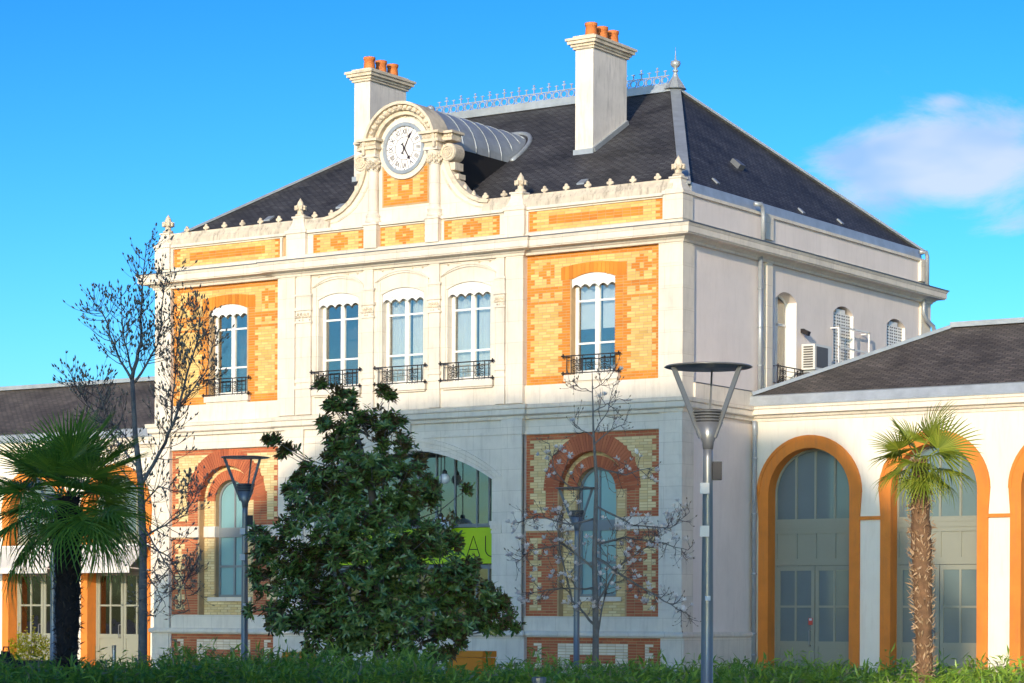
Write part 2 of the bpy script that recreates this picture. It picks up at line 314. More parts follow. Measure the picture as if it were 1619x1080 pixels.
    def build(s, name, mat, parent=None, smooth=False, kind=None, fix=False):
        me, c = s.mesh(name, mat, smooth)
        if fix:
            import bmesh
            bm = bmesh.new(); bm.from_mesh(me); bmesh.ops.recalc_face_normals(bm, faces=bm.faces); bm.to_mesh(me); bm.free()
        return place(name, me, c, parent, kind)
def place(name, me, c, parent=None, kind=None):
    o = bpy.data.objects.new(name, me); COL.objects.link(o); WLOC[o.name] = Vector(c)
    if parent: o.parent = parent; o.location = Vector(c) - wl_of(parent)
    else: o.location = c
    if kind: o['kind'] = kind
    return o
def islands(mb, name, mat, parent, smooth=False):
    p = list(range(len(mb.v)))
    def find(a):
        while p[a] != a: p[a] = p[p[a]]; a = p[a]
        return a
    for f in mb.f:
        for q in f[1:]: p[find(f[0])] = find(q)
    grp = {}
    for f in mb.f: grp.setdefault(find(f[0]), []).append(f)
    for fs in grp.values():
        ids = sorted({i for f in fs for i in f}); mp_ = {i: k for k, i in enumerate(ids)}
        m = MB(); m.v = [mb.v[i] for i in ids]; m.f = [tuple(mp_[i] for i in f) for f in fs]; m.build(name, mat, parent, smooth)
def thing(name, label, cat, loc, group=None):
    o = bpy.data.objects.new(name, None); COL.objects.link(o); o.location = loc; WLOC[o.name] = Vector(loc); o.empty_display_size = .3
    return tag(o, label, cat, group)
def tag(o, label, cat, group=None):
    o['label'] = label; o['category'] = cat
    if group: o['group'] = group
    return o
def boxpart(name, mat, parent, *b): return MB().box(*b).build(name, mat, parent)
def arc(cx, w, zs, rise, n=14):                     # segmental or round arch points from left to right
    Rr = (w * w + rise * rise) / (2 * rise); a = math.asin(min(1, w / Rr)); 
    if rise > w: a = math.pi - a
    cz = zs + rise - Rr
    return [(cx + Rr * math.sin(-a + 2 * a * i / n), cz + Rr * math.cos(-a + 2 * a * i / n)) for i in range(n + 1)]
def rad_arc(cx, cz, r, a0, a1, n):                  # angles in degrees, 0 = +x, counter-clockwise
    return [(cx + r * math.cos(R(a0 + (a1 - a0) * i / n)), cz + r * math.sin(R(a0 + (a1 - a0) * i / n))) for i in range(n + 1)]
def wall_open(mb, u0, u1, z0, z1, ops, d0, d1, T=None):
    """wall slab with arched openings: ops = (cx, halfwidth, zbottom, zspring, rise)"""
    T = T or (lambda u, d, z: (u, d, z)); ops = sorted(ops); x = u0
    def slab(a, b, za, zb):
        if b - a > 1e-6 and zb - za > 1e-6: mb.prism([(a, za), (b, za), (b, zb), (a, zb)], d0, d1, T)
    for cx, w, zb, zs, rise in ops:
        slab(x, cx - w, z0, z1); slab(cx - w, cx + w, z0, zb)
        p = arc(cx, w, zs, rise) if rise > 0 else [(cx - w, zs), (cx + w, zs)]
        if rise > w * .999: p = rad_arc(cx, zs, w, 180, 0, 16)
        mb.ring(p, [(q[0], z1) for q in p], d0, d1, T); x = cx + w
    slab(x, u1, z0, z1)
    return mb

# ------------------------------------------------------------------ ground
boxpart('ground', M['asphalt'], None, -900, 900, -900, 1500, -.3, 0)['kind'] = 'structure'

# ------------------------------------------------------------------ station building
XL, XR, DEP, XC = -15.75, 0.0, 13.2, -7.77
B = thing('station_building', 'two storey railway station with orange and yellow brick panels, white stone and roof clock', 'building', (XC, 6.6, 0))
wall = MB(); wall.box(XL, XL + .4, .6, DEP, 0, 10.3); wall.box(XL, XR - .06, DEP - .4, DEP, 0, 10.3); wall.box(XL + .4, XR - .5, .75, DEP - .4, 10.28, 10.34)
wallo = wall.build('wall', M['render'], B)
# --- stone blocks of the corner pilasters, storey by storey
def blocks(x0, x1, y0, y1, z0, z1, h, mat='stone', jog=0.0):
    n = max(1, round((z1 - z0) / h)); hh = (z1 - z0) / n
    me, c = MB().box(x0, x1, y0, y1, 0, hh - .003).mesh('stone_block', M[mat])
    for i in range(n): place('stone_block', me, (c.x, c.y, z0 + hh * (i + .5)), wallo)
for (z0, z1, h) in ((1.17, 6.13, .49), (6.44, 9.93, .50)):
    up = z0 > 6
    blocks(-.60 if not up else -.63, 0, 0, .52, z0, z1, h); blocks(XL, XL + (.52 if not up else .54), 0, .52, z0, z1, h)
blocks(-.45, .02, -.02, .45, .02, 1.05, .5); blocks(XL - .02, XL + .52, -.02, .45, .02, 1.05, .5)
blocks(-.05 - .45, 0, 12.6, 13.2, 1.19, 9.93, .5)

# --- stone parts of the front
st = MB()
for x0, x1 in ((-4.26, -.63), (-15.2, -11.6)):
    st.box(x0, x1, .05, .55, 5.73, 6.14); st.box(x0, x1, .05, .55, 1.17, 1.51)           # frieze, band under brick
    st.box(x0, x1, .04, .55, 6.45, 6.88); st.box(x0 - .02, x1 + .02, .01, .1, 5.74, 5.82)
    st.box(x0, x1, .05, .55, 9.98, 10.1)
islands(st, 'frieze_stone', M['stone'], B)
# center bay lower
cb = MB(); wall_open(cb, -11.58, -4.24, 0, 6.14, [(XC, 2.66, 0, 4.73, .76)], -.05, .6)
cb.build('center_bay_wall', M['stone'], B)
ca = MB()
for r0, r1, y in ((0.0, .10, -.075), (.13, .20, -.07), (.22, .31, -.09)):
    i_ = arc(XC, 2.66 + r0, 4.73 + r0 * .15, .76 + r0 * .85, 20); o_ = arc(XC, 2.66 + r1, 4.73 + r1 * .15, .76 + r1 * .85, 20); ca.ring(i_, o_, y, -.04)
ca.build('archivolt', M['stone'], B)
ks = MB(); ks.prism([(XC - .27, 5.40), (XC + .27, 5.40), (XC + .34, 6.13), (XC - .34, 6.13)], -.16, .2)
k = ks.build('keystone', M['stone'], B)
kr = MB()
for sx in (-1, 1):
    kr.tube([(XC + sx * (.1 + .1 * math.cos(t * .5) * (1 - t / 16)), -.18, 5.78 + .16 * math.sin(t * .5) * (1 - t / 16)) for t in range(14)], .022, 5)
    kr.tube([(XC + sx * (.02 + .12 * t / 6), -.18, 5.5 + .03 * (t % 2)) for t in range(7)], .025, 5)
kr.build('carving', M['stone_w'], k, True, kind='stuff')
im = MB()
for s in (-1, 1):
    xa, xb = sorted((XC + s * 2.62, XC + s * 2.97))
    im.box(xa, xb, -.10, .45, 3.64, 3.74); im.box(xa + .015, xb - .015, -.085, .45, 3.56, 3.64); im.box(xa + .03, xb - .03, -.07, .45, 3.45, 3.52)
    xa, xb = sorted((XC + s * 2.98, XC + s * 3.53)); im.box(xa, xb, -.11, .0, 1.18, 5.74); im.box(xa - .02, xb + .02, -.135, .0, 5.74, 5.82)
    im.box(xa - .015, xb + .015, -.12, 0, 5.82, 6.12)
im.box(XC - 2.97, XC - .36, -.075, 0, 5.75, 5.81); im.box(XC + .36, XC + 2.97, -.075, 0, 5.75, 5.81)
im.build('impost_and_pilaster', M['stone'], B)

# --- mouldings that run round the building
P0 = [(XL, DEP), (XL, 0), (-11.6, 0), (-11.6, -.09), (-4.22, -.09), (-4.22, 0), (XR, 0), (XR, DEP)]
P0 = [(x, y) for x, y in P0]
def ring_mould(name, prof, mat='stone', path=P0):
    return MB().sweep(path, prof, True).build(name, M[mat], B)
ring_mould('plinth', [(0, 0), (.06, 0), (.06, 1.03), (.0, 1.04)], path=[(XL, DEP), (XL, .06), (-15.22, .06), (-15.22, .11), (-11.62, .11), (-11.62, -.03), (-4.22, -.03), (-4.22, .11), (-.48, .11), (-.48, .06), (XR, .06), (XR, DEP)])
ring_mould('plinth_ledge', [(-.3, 1.03), (.05, 1.03), (.07, 1.06), (.10, 1.07), (.10, 1.13), (.07, 1.17), (-.3, 1.185)])
ring_mould('string_course', [(-.3, 6.10), (.03, 6.10), (.05, 6.17), (.11, 6.19), (.13, 6.21), (.13, 6.32), (.17, 6.335), (.18, 6.40), (.18, 6.43), (-.3, 6.47)])
ring_mould('main_cornice', [(-.3, 9.90), (.03, 9.90), (.05, 9.95), (.09, 9.97), (.13, 10.02), (.29, 10.03), (.29, 10.06), (.32, 10.06), (.32, 10.19), (.335, 10.205), (.36, 10.26), (-.3, 10.30)])
ring_mould('cornice_flashing', [(-.3, 10.305), (.362, 10.265), (.375, 10.262), (.375, 10.285), (-.3, 10.335)], 'zinc_d')
ring_mould('attic_base', [(-.3, 10.32), (-.02, 10.32), (-.02, 10.42), (-.06, 10.45), (-.3, 10.45)])

# --- bricks: courses of half-brick cells, alike neighbours joined into whole bricks
bricks = []                                          # (x0,x1,y,z0,z1,colour) in order of size in the picture
CH, HB = .065, .11
def panel(x0, x1, z0, z1, y, colour, hole=None, lead=False):
    nx = max(2, round((x1 - x0) / HB)); nz_ = max(1, round((z1 - z0) / CH)); dx = (x1 - x0) / nx; dz = (z1 - z0) / nz_
    for j in range(nz_):
        i = 0; zc = z0 + (j + .5) * dz
        while i < nx:
            xc = x0 + (i + .5) * dx
            c = None if hole and hole(xc, zc) else colour(i, j, nx, nz_, xc, zc)
            if c is None: i += 1; continue
            w = 1
            if i + 1 < nx and not (i == 0 and j % 2):
                xn = xc + dx
                if not (hole and hole(xn, zc)) and colour(i + 1, j, nx, nz_, xn, zc) == c: w = 2
            bricks.append((x0 + i * dx + .006, x0 + (i + w) * dx - .006, y, z0 + j * dz + .006, z0 + (j + 1) * dz - .006, c, lead)); i += w
def diamond(cx, cz):
    def f(x, z):
        a, b = abs(x - cx), abs(z - cz)
        if a < .06 and b < .05: return False
        return (a < .17 and b < .17) or (a < .06 and b < .24) or (a < .24 and b < .07)
    return f
def up_colour(cx):
    d1, d2 = diamond(cx - 1.27, 9.47), diamond(cx + 1.29, 9.47)
    def f(i, j, nx, nz_, x, z):
        t = j % 2 if True else 0
        e = min(i, nx - 1 - i)
        if j >= nz_ - 3 or j < 3: return 'o'
        if e == 0 or (e == 1 and (j // 2) % 2 == 0): return 'o'
        a = abs(x - cx)
        if a < .88 and z < 9.57: return 'o'
        if a < .99 and z < 8.72 and (j // 2) % 2 == 0: return 'o'
        if 9.0 < z < 9.16 or 8.73 < z < 8.82: return 'o'
        if 8.9 < z <= 9.0 and (i // 1) % 3 == 0: return 'o'
        if d1(x, z) or d2(x, z): return 'o'
        return 'y'
    return f
def op_hole(cx, w, zb, zs, rise):
    pts = arc(cx, w, zs, rise)
    def h(x, z): return abs(x - cx) < w + .02 and zb < z < zs + rise * (1 - ((x - cx) / w) ** 2 * .9) + .01
    return h
CXR, CXL = -2.42, -13.34
panel(-4.25, -.64, 6.885, 9.975, .10, up_colour(CXR), op_hole(CXR, .61, 7.0, 9.27, .13), True)
panel(-15.19, -11.61, 6.885, 9.975, .10, up_colour(CXL), op_hole(CXL, .61, 7.0, 9.27, .13))
def low_colour(cx):
    def f(i, j, nx, nz_, x, z):
        e = min(i, nx - 1 - i); a = abs(x - cx)
        if 3.49 < z < 3.78: return None
        if z > 5.60 or z < 1.66 or 3.36 < z < 3.49 or 3.78 < z < 3.92: 
            if a < .92 and z > 3.7 and math.hypot(x - cx, z - 4.42) < .92: return None
            return 'r'
        if z > 3.78 and math.hypot(a, max(0, z - 4.42)) < 1.31: return 'r'
        if z < 3.49 and a < 1.34: return 'r'
        if e == 0 or (e == 1 and (j // 2) % 2 == 0): return 'r'
        if z < 3.4 and a < 1.45 and (j // 2) % 2 == 0: return 'r'
        return 'c'
    return f
def low_hole(cx): return lambda x, z: (abs(x - cx) < .9 and z < 4.42) or math.hypot(x - cx, z - 4.42) < .9
def in_colour(cx): return lambda i, j, nx, nz_, x, z: None if (3.49 < z < 3.78) else 'c'
def in_hole(cx): return lambda x, z: (abs(x - cx) < .54 and 1.95 < z < 4.42) or (z >= 4.42 and math.hypot(x - cx, z - 4.42) < .60) or (z >= 4.42 and math.hypot(x - cx, z - 4.42) > .98)
for cx, x0, x1 in ((-2.44, -4.25, -.62), (-13.40, -15.22, -11.62)):
    panel(x0, x1, 1.515, 5.725, .10, low_colour(cx), low_hole(cx)); panel(cx - .9, cx + .9, 1.515, 5.34, .30, in_colour(cx), in_hole(cx))
def plinth_colour(i, j, nx, nz_, x, z):
    e = min(i, nx - 1 - i)
    if j < 2 or j >= nz_ - 2: return 'r'
    if e < 2 or 4 <= e <= 7: return 'r' if not (e == 7) else 'r'
    if 2 <= e < 4: return 'w' if (j // 2) % 2 == 0 or e == 3 else 'r'
    if abs(j - nz_ / 2 + .5) < 1.6 and e > 10: return 'r'
    return 'w'
panel(-4.2, -.52, .05, 1.02, .035, plinth_colour); panel(-15.2, -11.64, .05, 1.02, .035, plinth_colour)
def attic_colour(i, j, nx, nz_, x, z):
    e = min(i, nx - 1 - i)
    if e == 0 or (e == 1 and j % 2 == 0): return 'o'
    if 2 <= j < nz_ - 2 and e > 4: return 'o'
    return 'y'
def small_colour(cx, cz, frame=False):
    d = diamond(cx, cz)
    def f(i, j, nx, nz_, x, z):
        e = min(i, nx - 1 - i)
        if e == 0 or (e == 1 and j % 2 == 0): return 'o'
        if frame and j < 2: return 'o'
        return 'o' if d(x, z) else 'y'
    return f
panel(-4.2, -.55, 10.46, 10.93, .10, attic_colour, None, False); panel(-15.2, -11.62, 10.46, 10.93, .10, attic_colour)
for a, b in ((-6.60, -4.98), (-8.58, -6.98), (-10.58, -8.96)): panel(a, b, 10.46, 10.91, .06, small_colour((a + b) / 2, 10.69))
def clock_hole(x, z): return math.hypot(x - XC, z - 12.77) < .76
panel(XC - .66, XC + .66, 11.44, 12.36, .075, small_colour(XC, 11.83, True), clock_hole)
# arches made of radial bricks
vous = []
def vring(cx, cz, r0, r1, a0, a1, n, y, c, d=.06): vous.append((cx, cz, r0, r1, a0, a1, n, y, c, d))
for cx in (-2.44, -13.40):
    vring(cx, 4.42, .89, 1.31, 0, 180, 46, .085, 'r', .2); vring(cx, 4.42, .53, .79, 0, 180, 30, .275, 'r', .2)
soldiers = [(cx + (i - 8) * .11, cx) for cx in (CXR, CXL) for i in range(16)]
CM = {'o': 'brick_o', 'y': 'brick_y', 'r': 'brick_r', 'w': 'brick_w', 'c': 'brick_c'}
rest = {k: MB() for k in CM}; shared = {}; cnt = 0
for x0, x1, y, z0, z1, c, lead in bricks:
    if lead and x1 - x0 > .15 and cnt < 300:
        key = (round(x1 - x0, 3), round(z1 - z0, 3), c)
        if key not in shared: shared[key] = MB().box(0, x1 - x0, 0, .06, 0, z1 - z0).mesh('brick', M[CM[c]])[0]
        place('brick', shared[key], ((x0 + x1) / 2, y + .03 + random.uniform(-.0015, .0015), (z0 + z1) / 2), B); cnt += 1
    else:
        yy = y + random.uniform(-.002, .002); q = rest[c]
        q.add([(x0, yy, z0), (x1, yy, z0), (x1, yy, z1), (x0, yy, z1), (x0, yy + .05, z0), (x1, yy + .05, z0), (x1, yy + .05, z1), (x0, yy + .05, z1)],
              [(0, 1, 2, 3), (1, 5, 6, 2), (4, 0, 3, 7), (3, 2, 6, 7), (4, 5, 1, 0)])
for cx, cz, r0, r1, a0, a1, n, y, c, d in vous:
    for i in range(n):
        g = .12 * (a1 - a0) / n; b0, b1 = a0 + (a1 - a0) * i / n + g / 2, a0 + (a1 - a0) * (i + 1) / n - g / 2
        p = [(cx + r * math.cos(R(t)), cz + r * math.sin(R(t))) for r, t in ((r0, b1), (r0, b0), (r1, b0), (r1, b1))]
        rest[c].prism(p, y + random.uniform(-.002, .002), y + d)
for x, cx in soldiers:
    za = lambda u: 9.27 + .13 * max(0, 1 - ((u - cx) / .6) ** 2); zt = lambda u: 9.55 + .09 * (1 - ((u - cx) / .9) ** 2); xa, xb = x + .004, x + .106
    rest['o'].prism([(xa, za(xa)), (xb, za(xb)), (xb, zt(xb)), (xa, zt(xa))], .092 + random.uniform(-.002, .002), .2)
for k_, nm in (('c', 'pale_yellow_brickwork'), ('y', 'yellow_brickwork'), ('o', 'orange_brickwork'), ('r', 'red_brickwork'), ('w', 'cream_brickwork')):
    rest[k_].build(nm, M[CM[k_]], B, kind='stuff')
# mortar backing behind the bricks
bk = MB()
for cx, x0, x1 in ((CXR, -4.27, -.61), (CXL, -15.23, -11.57)): wall_open(bk, x0, x1, 6.87, 10.0, [(cx, .6, 7.06, 9.27, .13)], .106, .5)
for cx, x0, x1 in ((-2.44, -4.27, -.59), (-13.40, -15.24, -11.57)):
    wall_open(bk, x0, x1, 1.5, 5.74, [(cx, .895, 1.5, 4.42, .895)], .106, .31)
    wall_open(bk, cx - 1.1, cx + 1.1, 1.5, 5.5, [(cx, .53, 1.97, 4.42, .53)], .312, .62)
for x0, x1 in ((-4.25, -.5), (-15.24, -11.6)): bk.box(x0, x1, .043, .3, .02, 1.03)
bk.box(-15.22, -.5, .107, .32, 10.44, 11.02); bk.box(XC - 2.9, XC + 2.85, .067, .2, 10.44, 11.02)
bk.box(XC - .7, XC + .7, .082, .2, 11.4, 12.4)
bk.build('mortar_bed', M['mortar'], B)
# white bands through the lower brick panels, window sills
sb = MB()
for cx, x0, x1 in ((-2.44, -4.26, -.605), (-13.40, -15.225, -11.6)):
    sb.box(x0, cx - .90, .07, .3, 3.497, 3.773); sb.box(cx + .90, x1, .07, .3, 3.497, 3.773)
    sb.box(cx - .897, cx - .526, .27, .44, 3.497, 3.773); sb.box(cx + .526, cx + .897, .27, .44, 3.497, 3.773); sb.box(cx - .72, cx + .72, .22, .6, 1.86, 1.96)
islands(sb, 'stone_band', M['stone'], B)

# --- centre bay, upper storey
cu = MB(); WX = [XC - 1.94, XC + .02, XC + 1.97]
wall_open(cu, -11.58, -4.24, 6.46, 9.95, [(x, .62, 7.07, 9.27, .14) for x in WX], -.04, .3)
cu.build('center_bay_upper_wall', M['stone'], B)
leafs = MB()
for x in WX:                                         # hood mouldings and drip beads
    fr = MB()
    for r0, r1, y in ((.0, .05, -.075), (.05, .105, -.10)):
        fr.ring(arc(x, .77 + r0 * .3, 9.57, .19 + r0, 14), arc(x, .77 + r1 * .3, 9.57, .19 + r1, 14), y, -.03)
    for s in (-1, 1):
        xa, xb = sorted((x + s * .665, x + s * .775)); fr.box(xa, xb, -.062, -.03, 7.12, 9.58)
    fr.ring(arc(x, .62, 9.27, .14, 12), arc(x, .665, 9.27, .17, 12), -.058, -.03)
    fr.box(x - .74, x + .74, -.058, -.03, 9.865, 9.885)
    for i in range(5): leafs.lathe((x - .6 + i * .3, -.05, 9.85), [(.03, .02), (.032, 0), (.02, -.02), (.005, -.03)], 8, 'y')
    fr.build('hood_moulding', M['stone'], B)
PX = [XC - 2.98, XC - .98, XC + 1.0, XC + 2.9]
for x, w in zip(PX, (.24, .17, .17, .14)):
    cap = MB(); cap.box(x - w, x + w, -.115, -.03, 6.47, 7.10); cap.box(x - w - .02, x + w + .02, -.14, -.03, 7.10, 7.18); cap.box(x - w - .01, x + w + .01, -.13, -.03, 7.26, 7.34)
    cap.box(x - w + .015, x + w - .015, -.10, -.03, 7.18, 8.74); cap.box(x - w - .03, x + w + .03, -.15, -.03, 9.04, 9.11); cap.box(x - w - .015, x + w + .015, -.13, -.03, 8.73, 8.78)
    cap.box(x - w + .005, x + w - .005, -.11, -.03, 9.11, 9.40); cap.box(x - w - .02, x + w + .02, -.13, -.03, 9.40, 9.45); cap.box(x - w + .03, x + w - .03, -.10, -.03, 9.45, 9.90)
    cap.box(x - w + .005, x + w - .005, -.115, -.03, 8.78, 9.04); cap.build('pilaster', M['stone'], B)
    for q in range(9):                               # carved acanthus on the capital
        xx = x - w + (q + .5) * 2 * w / 9; zz = 8.82 + .07 * (q % 2)
        leafs.lathe((xx, -.13, zz + .06), [(.005, -.02), (.03, -.012), (.036, 0), (.03, .012), (.005, .02)], 7, 'y')
        leafs.lathe((xx, -.125, zz - .02 + .10 * (q % 3 == 0)), [(.004, -.02), (.02, -.01), (.022, 0), (.004, .02)], 6, 'y')
boxpart('pilaster', M['stone'], B, -11.58, XC - 3.27, -.09, -.03, 6.47, 9.92); boxpart('pilaster', M['stone'], B, XC + 3.06, -4.235, -.09, -.03, 6.47, 9.92)
leafs.build('carved_ornament', M['stone_w'], B, kind='stuff')

# --- upper windows
def scroll(mb, cx, y, cz, r, turns=1.5, s=1, rad=.008, a0=0, n=16):
    mb.tube([(cx + s * r * (1 - .8 * i / n) * math.cos(a0 + turns * 2 * math.pi * i / n), y, cz + r * (1 - .8 * i / n) * math.sin(a0 + turns * 2 * math.pi * i / n)) for i in range(n + 1)], rad, 4)
def railing(mb, cx, y, T=None, hw=.74):
    zt, zb = 7.50, 7.10
    mb.bar((cx - hw, y, zt), (cx + hw, y, zt), .022, .026); mb.bar((cx - hw, y, zb), (cx + hw, y, zb), .02, .024)
    mb.bar((cx - hw + .1, y, zt - .1), (cx + hw - .1, y, zt - .1), .012); mb.bar((cx - .25, y, zt - .23), (cx + .25, y, zt - .23), .012)
    for s in (-1, 1):
        for xx in (.65, .53, .22): mb.bar((cx + s * xx, y, zb), (cx + s * xx, y, zt), .017)
        for z in (zt, zb):
            mb.obox((cx + s * (hw + .02), y, z), (.04, 0, 0), (0, .014, 0), (0, 0, .014)); mb.obox((cx + s * (hw + .01), y, z), (.012, 0, 0), (0, .014, 0), (0, 0, .05))
        c = cx + s * .375
        for dx in (-.075, .075):
            for dz in (.09, .25): scroll(mb, c + dx, y, zb + dz, .072, 1.4, 1 if dx > 0 else -1, .009, .5)
        mb.bar((c, y, zb), (c, y, zt - .03), .014); mb.lathe((c, y, zt - .06), [(.004, -.03), (.026, 0), (.004, .03)], 6)
        mb.obox((c, y, zb + .17), (.05, 0, 0), (0, .008, 0), (0, 0, .012))
        for q in range(5): scroll(mb, c - .16 + q * .08, y, zb - .055, .035, .9, 1, .006, 1.6, 8)
        mb.bar((cx + s * .65, y, zb), (cx + s * .65, y + .12, zb), .014); mb.bar((cx + s * .65, y, zt), (cx + s * .65, y + .12, zt), .014)
def upper_window(cx, yw, w, zs, rise, curtain, label=None):
    yf = yw + .19; zb = 7.09; f = MB()
    f.box(cx - w, cx - w + .075, yf, yf + .06, zb, zs + .03); f.box(cx + w - .075, cx + w, yf, yf + .06, zb, zs + .03)
    f.box(cx - w + .075, cx - .055, yf, yf + .06, zb, zb + .09); f.box(cx + .055, cx + w - .075, yf, yf + .06, zb, zb + .09)
    f.box(cx - .055, cx + .055, yf - .012, yf + .07, zb, zs + .05)
    for z in (7.80, 8.78):
        f.box(cx - w + .075, cx - .055, yf + .006, yf + .05, z - .022, z + .022); f.box(cx + .055, cx + w - .075, yf + .006, yf + .05, z - .022, z + .022)
    f.ring([(x, z - .06) for x, z in arc(cx, w, zs, rise)], [(x, z + .01) for x, z in arc(cx, w, zs, rise)], yf, yf + .06)
    wo_ = f.build('window', M['white'], B)
    for a, b in ((cx - w + .07, cx - .05), (cx + .05, cx + w - .07)):
        for z0, z1 in ((zb + .08, 7.79), (7.81, 8.77), (8.79, zs + .06)): boxpart('pane', M['glass'], wo_, a, b, yf + .022, yf + .028, z0, z1)
    # scalloped metal valance
    top = arc(cx, w - .004, zs, rise - .004, 30); bot = []
    for i in range(31):
        t = i / 30 * 5; bot.append((top[i][0], zs - .20 + .075 * (1 - (2 * (t - math.floor(min(t, 4.999))) - 1) ** 2)))
    lam = MB().ring(bot, top, yw + .03, yw + .05)
    lo = lam.build('valance', M['white'], wo_)
    ro = MB()
    for dx, r in ((-.34, .055), (0, .075), (.34, .055)):
        ro.lathe((cx + dx, yw + .028, zs - .03 + (.03 if dx == 0 else 0)), [(r, .0), (r, -.012), (r * .8, -.02), (r * .7, -.006), (r * .4, -.006), (r * .3, -.02), (.005, -.024)], 12, 'y')
    ro.build('rosette', M['white'], wo_)
    if curtain:
        z0 = {1: 7.2, 2: 8.15}[curtain]; cu_ = MB(); n = 30
        for a, b in ((cx - w + .02, cx - .03), (cx + .03, cx + w - .02)):
            if curtain == 2: cu_.box(a, b, yf + .19, yf + .195, z0, zs + .1)
            else:
                pts = [(a + (b - a) * i / n, yf + .20 + .012 * math.sin(i * 1.9) + .006 * math.sin(i * .7)) for i in range(n + 1)]
                cu_.add([(x, y, z0) for x, y in pts] + [(x, y, zs + .1) for x, y in pts], [(i, i + 1, i + n + 2, i + n + 1) for i in range(n)])
        cu_.build('curtain', M['curtain'], wo_)
    rl = MB(); railing(rl, cx, yw - .10); rl.build('railing', M['iron'], wo_)
    si = MB(); si.box(cx - w - .13, cx + w + .13, yw - .11, yw + .3, 6.92, 7.065); si.box(cx - w - .09, cx + w + .09, yw - .07, yw + .1, 6.88, 6.92)
    si.build('sill', M['stone'], wo_)
upper_window(CXR, .10, .6, 9.27, .13, 2); upper_window(CXL, .10, .6, 9.27, .13, 0)
upper_window(WX[0], -.04, .62, 9.27, .14, 0); upper_window(WX[1], -.04, .62, 9.27, .14, 1); upper_window(WX[2], -.04, .62, 9.27, .14, 1)
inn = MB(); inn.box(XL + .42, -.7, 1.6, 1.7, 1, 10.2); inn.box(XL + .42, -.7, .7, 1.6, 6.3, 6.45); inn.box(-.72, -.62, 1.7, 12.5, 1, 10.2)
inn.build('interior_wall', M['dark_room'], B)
# --- lower arched windows
for cx in (-2.44, -13.40):
    f = MB(); y = .44
    f.box(cx - .53, cx - .47, y, y + .07, 1.97, 4.42); f.box(cx + .47, cx + .53, y, y + .07, 1.97, 4.42); f.box(cx - .47, cx + .47, y, y + .07, 1.97, 2.03)
    f.box(cx - .47, cx + .47, y - .01, y + .07, 3.49, 3.74); f.box(cx - .03, cx + .03, y - .005, y + .07, 2.03, 3.49); f.box(cx - .025, cx + .025, y, y + .07, 3.74, 4.9)
    f.box(cx - .47, cx + .47, y, y + .07, 2.72, 2.78); f.ring(rad_arc(cx, 4.42, .47, 180, 0, 16), rad_arc(cx, 4.42, .53, 180, 0, 16), y, y + .07)
    w_ = f.build('arched_window', M['frame_teal'], B)
    for a, b in ((cx - .475, cx - .028), (cx + .028, cx + .475)):
        boxpart('pane', M['teal_pane'], w_, a, b, y + .03, y + .036, 2.02, 2.73); boxpart('pane', M['teal_pane'], w_, a, b, y + .03, y + .036, 2.77, 3.5)
    for s in (-1, 1):
        p = [(cx + s * .022, 3.73), (cx + s * .475, 3.73)] + [(cx + s * .475 * math.cos(R(t)), 4.42 + .475 * math.sin(R(t))) for t in range(0, 88, 8)] + [(cx + s * .022, 4.89)]
        MB().prism(p if s > 0 else p[::-1], y + .03, y + .036).build('pane', M['teal_pane'], w_)
# --- big porch arch: glazing, sign, doors
gz = MB(); y = .66
for x in [XC + d for d in (-2.62, -2.1, -1.75, -1.1, -.55, .0, .55, 1.1, 1.75, 2.1, 2.62)]: gz.box(x - .02, x + .02, y - .02, y + .05, 0, 5.46)
gz.box(XC - 2.7, XC + 2.7, y - .015, y + .045, 3.64, 3.72); gz.box(XC - 2.7, XC + 2.7, y - .015, y + .045, 2.64, 2.74); gz.box(XC - 2.7, XC + 2.7, y - .015, y + .045, 0, .12)
g_ = gz.build('porch_glazing', M['frame_teal'], B)
xs = [-2.6, -2.1, -1.75, -1.1, -.55, .0, .55, 1.1, 1.75, 2.1, 2.6]
for a, b in zip(xs, xs[1:]):
    boxpart('pane', M['glass_dark'], g_, XC + a + .02, XC + b - .02, y + .01, y + .018, 3.72, 5.5); boxpart('pane', M['glass_dark'], g_, XC + a + .02, XC + b - .02, y + .01, y + .018, .12, 2.64)
sg = boxpart('sign_panel', M['green_sign'], B, XC - 2.64, XC + 2.64, .56, .60, 2.76, 3.62)
def text_mesh(txt, size, extr=.004):
    cu_ = bpy.data.curves.new('t', 'FONT'); cu_.body = txt; cu_.size = size; cu_.extrude = extr; cu_.align_x = 'CENTER'; cu_.align_y = 'CENTER'
    o = bpy.data.objects.new('t', cu_); COL.objects.link(o); bpy.context.view_layer.update()
    me = bpy.data.meshes.new_from_object(o.evaluated_get(bpy.context.evaluated_depsgraph_get())); bpy.data.objects.remove(o); return me
lt = MB()                                           # thin lettering A U as it shows beside the tree
ax_ = XC + 1.72
lt.tube([(ax_ - .19, .548, 2.93), (ax_, .548, 3.42), (ax_ + .19, .548, 2.93)], .012, 4); lt.tube([(ax_ - .11, .548, 3.1), (ax_ + .11, .548, 3.1)], .01, 4)
ux = XC + 2.24; lt.tube([(ux - .17, .548, 3.42), (ux - .17, .548, 3.1)] + [(ux + .17 * math.cos(R(t)), .548, 3.1 + .17 * math.sin(R(t))) for t in range(180, 361, 20)] + [(ux + .17, .548, 3.42)], .012, 4)
lt.build('lettering', M['black'], sg)
ip = MB(); ip.box(XC - 2.8, XC + 2.8, 3.2, 3.3, 0, 5.9); ip.box(XC - 2.8, XC + 2.8, .7, 3.2, 5.6, 5.7); ip.build('porch_back_wall', M['dark_room'], B)
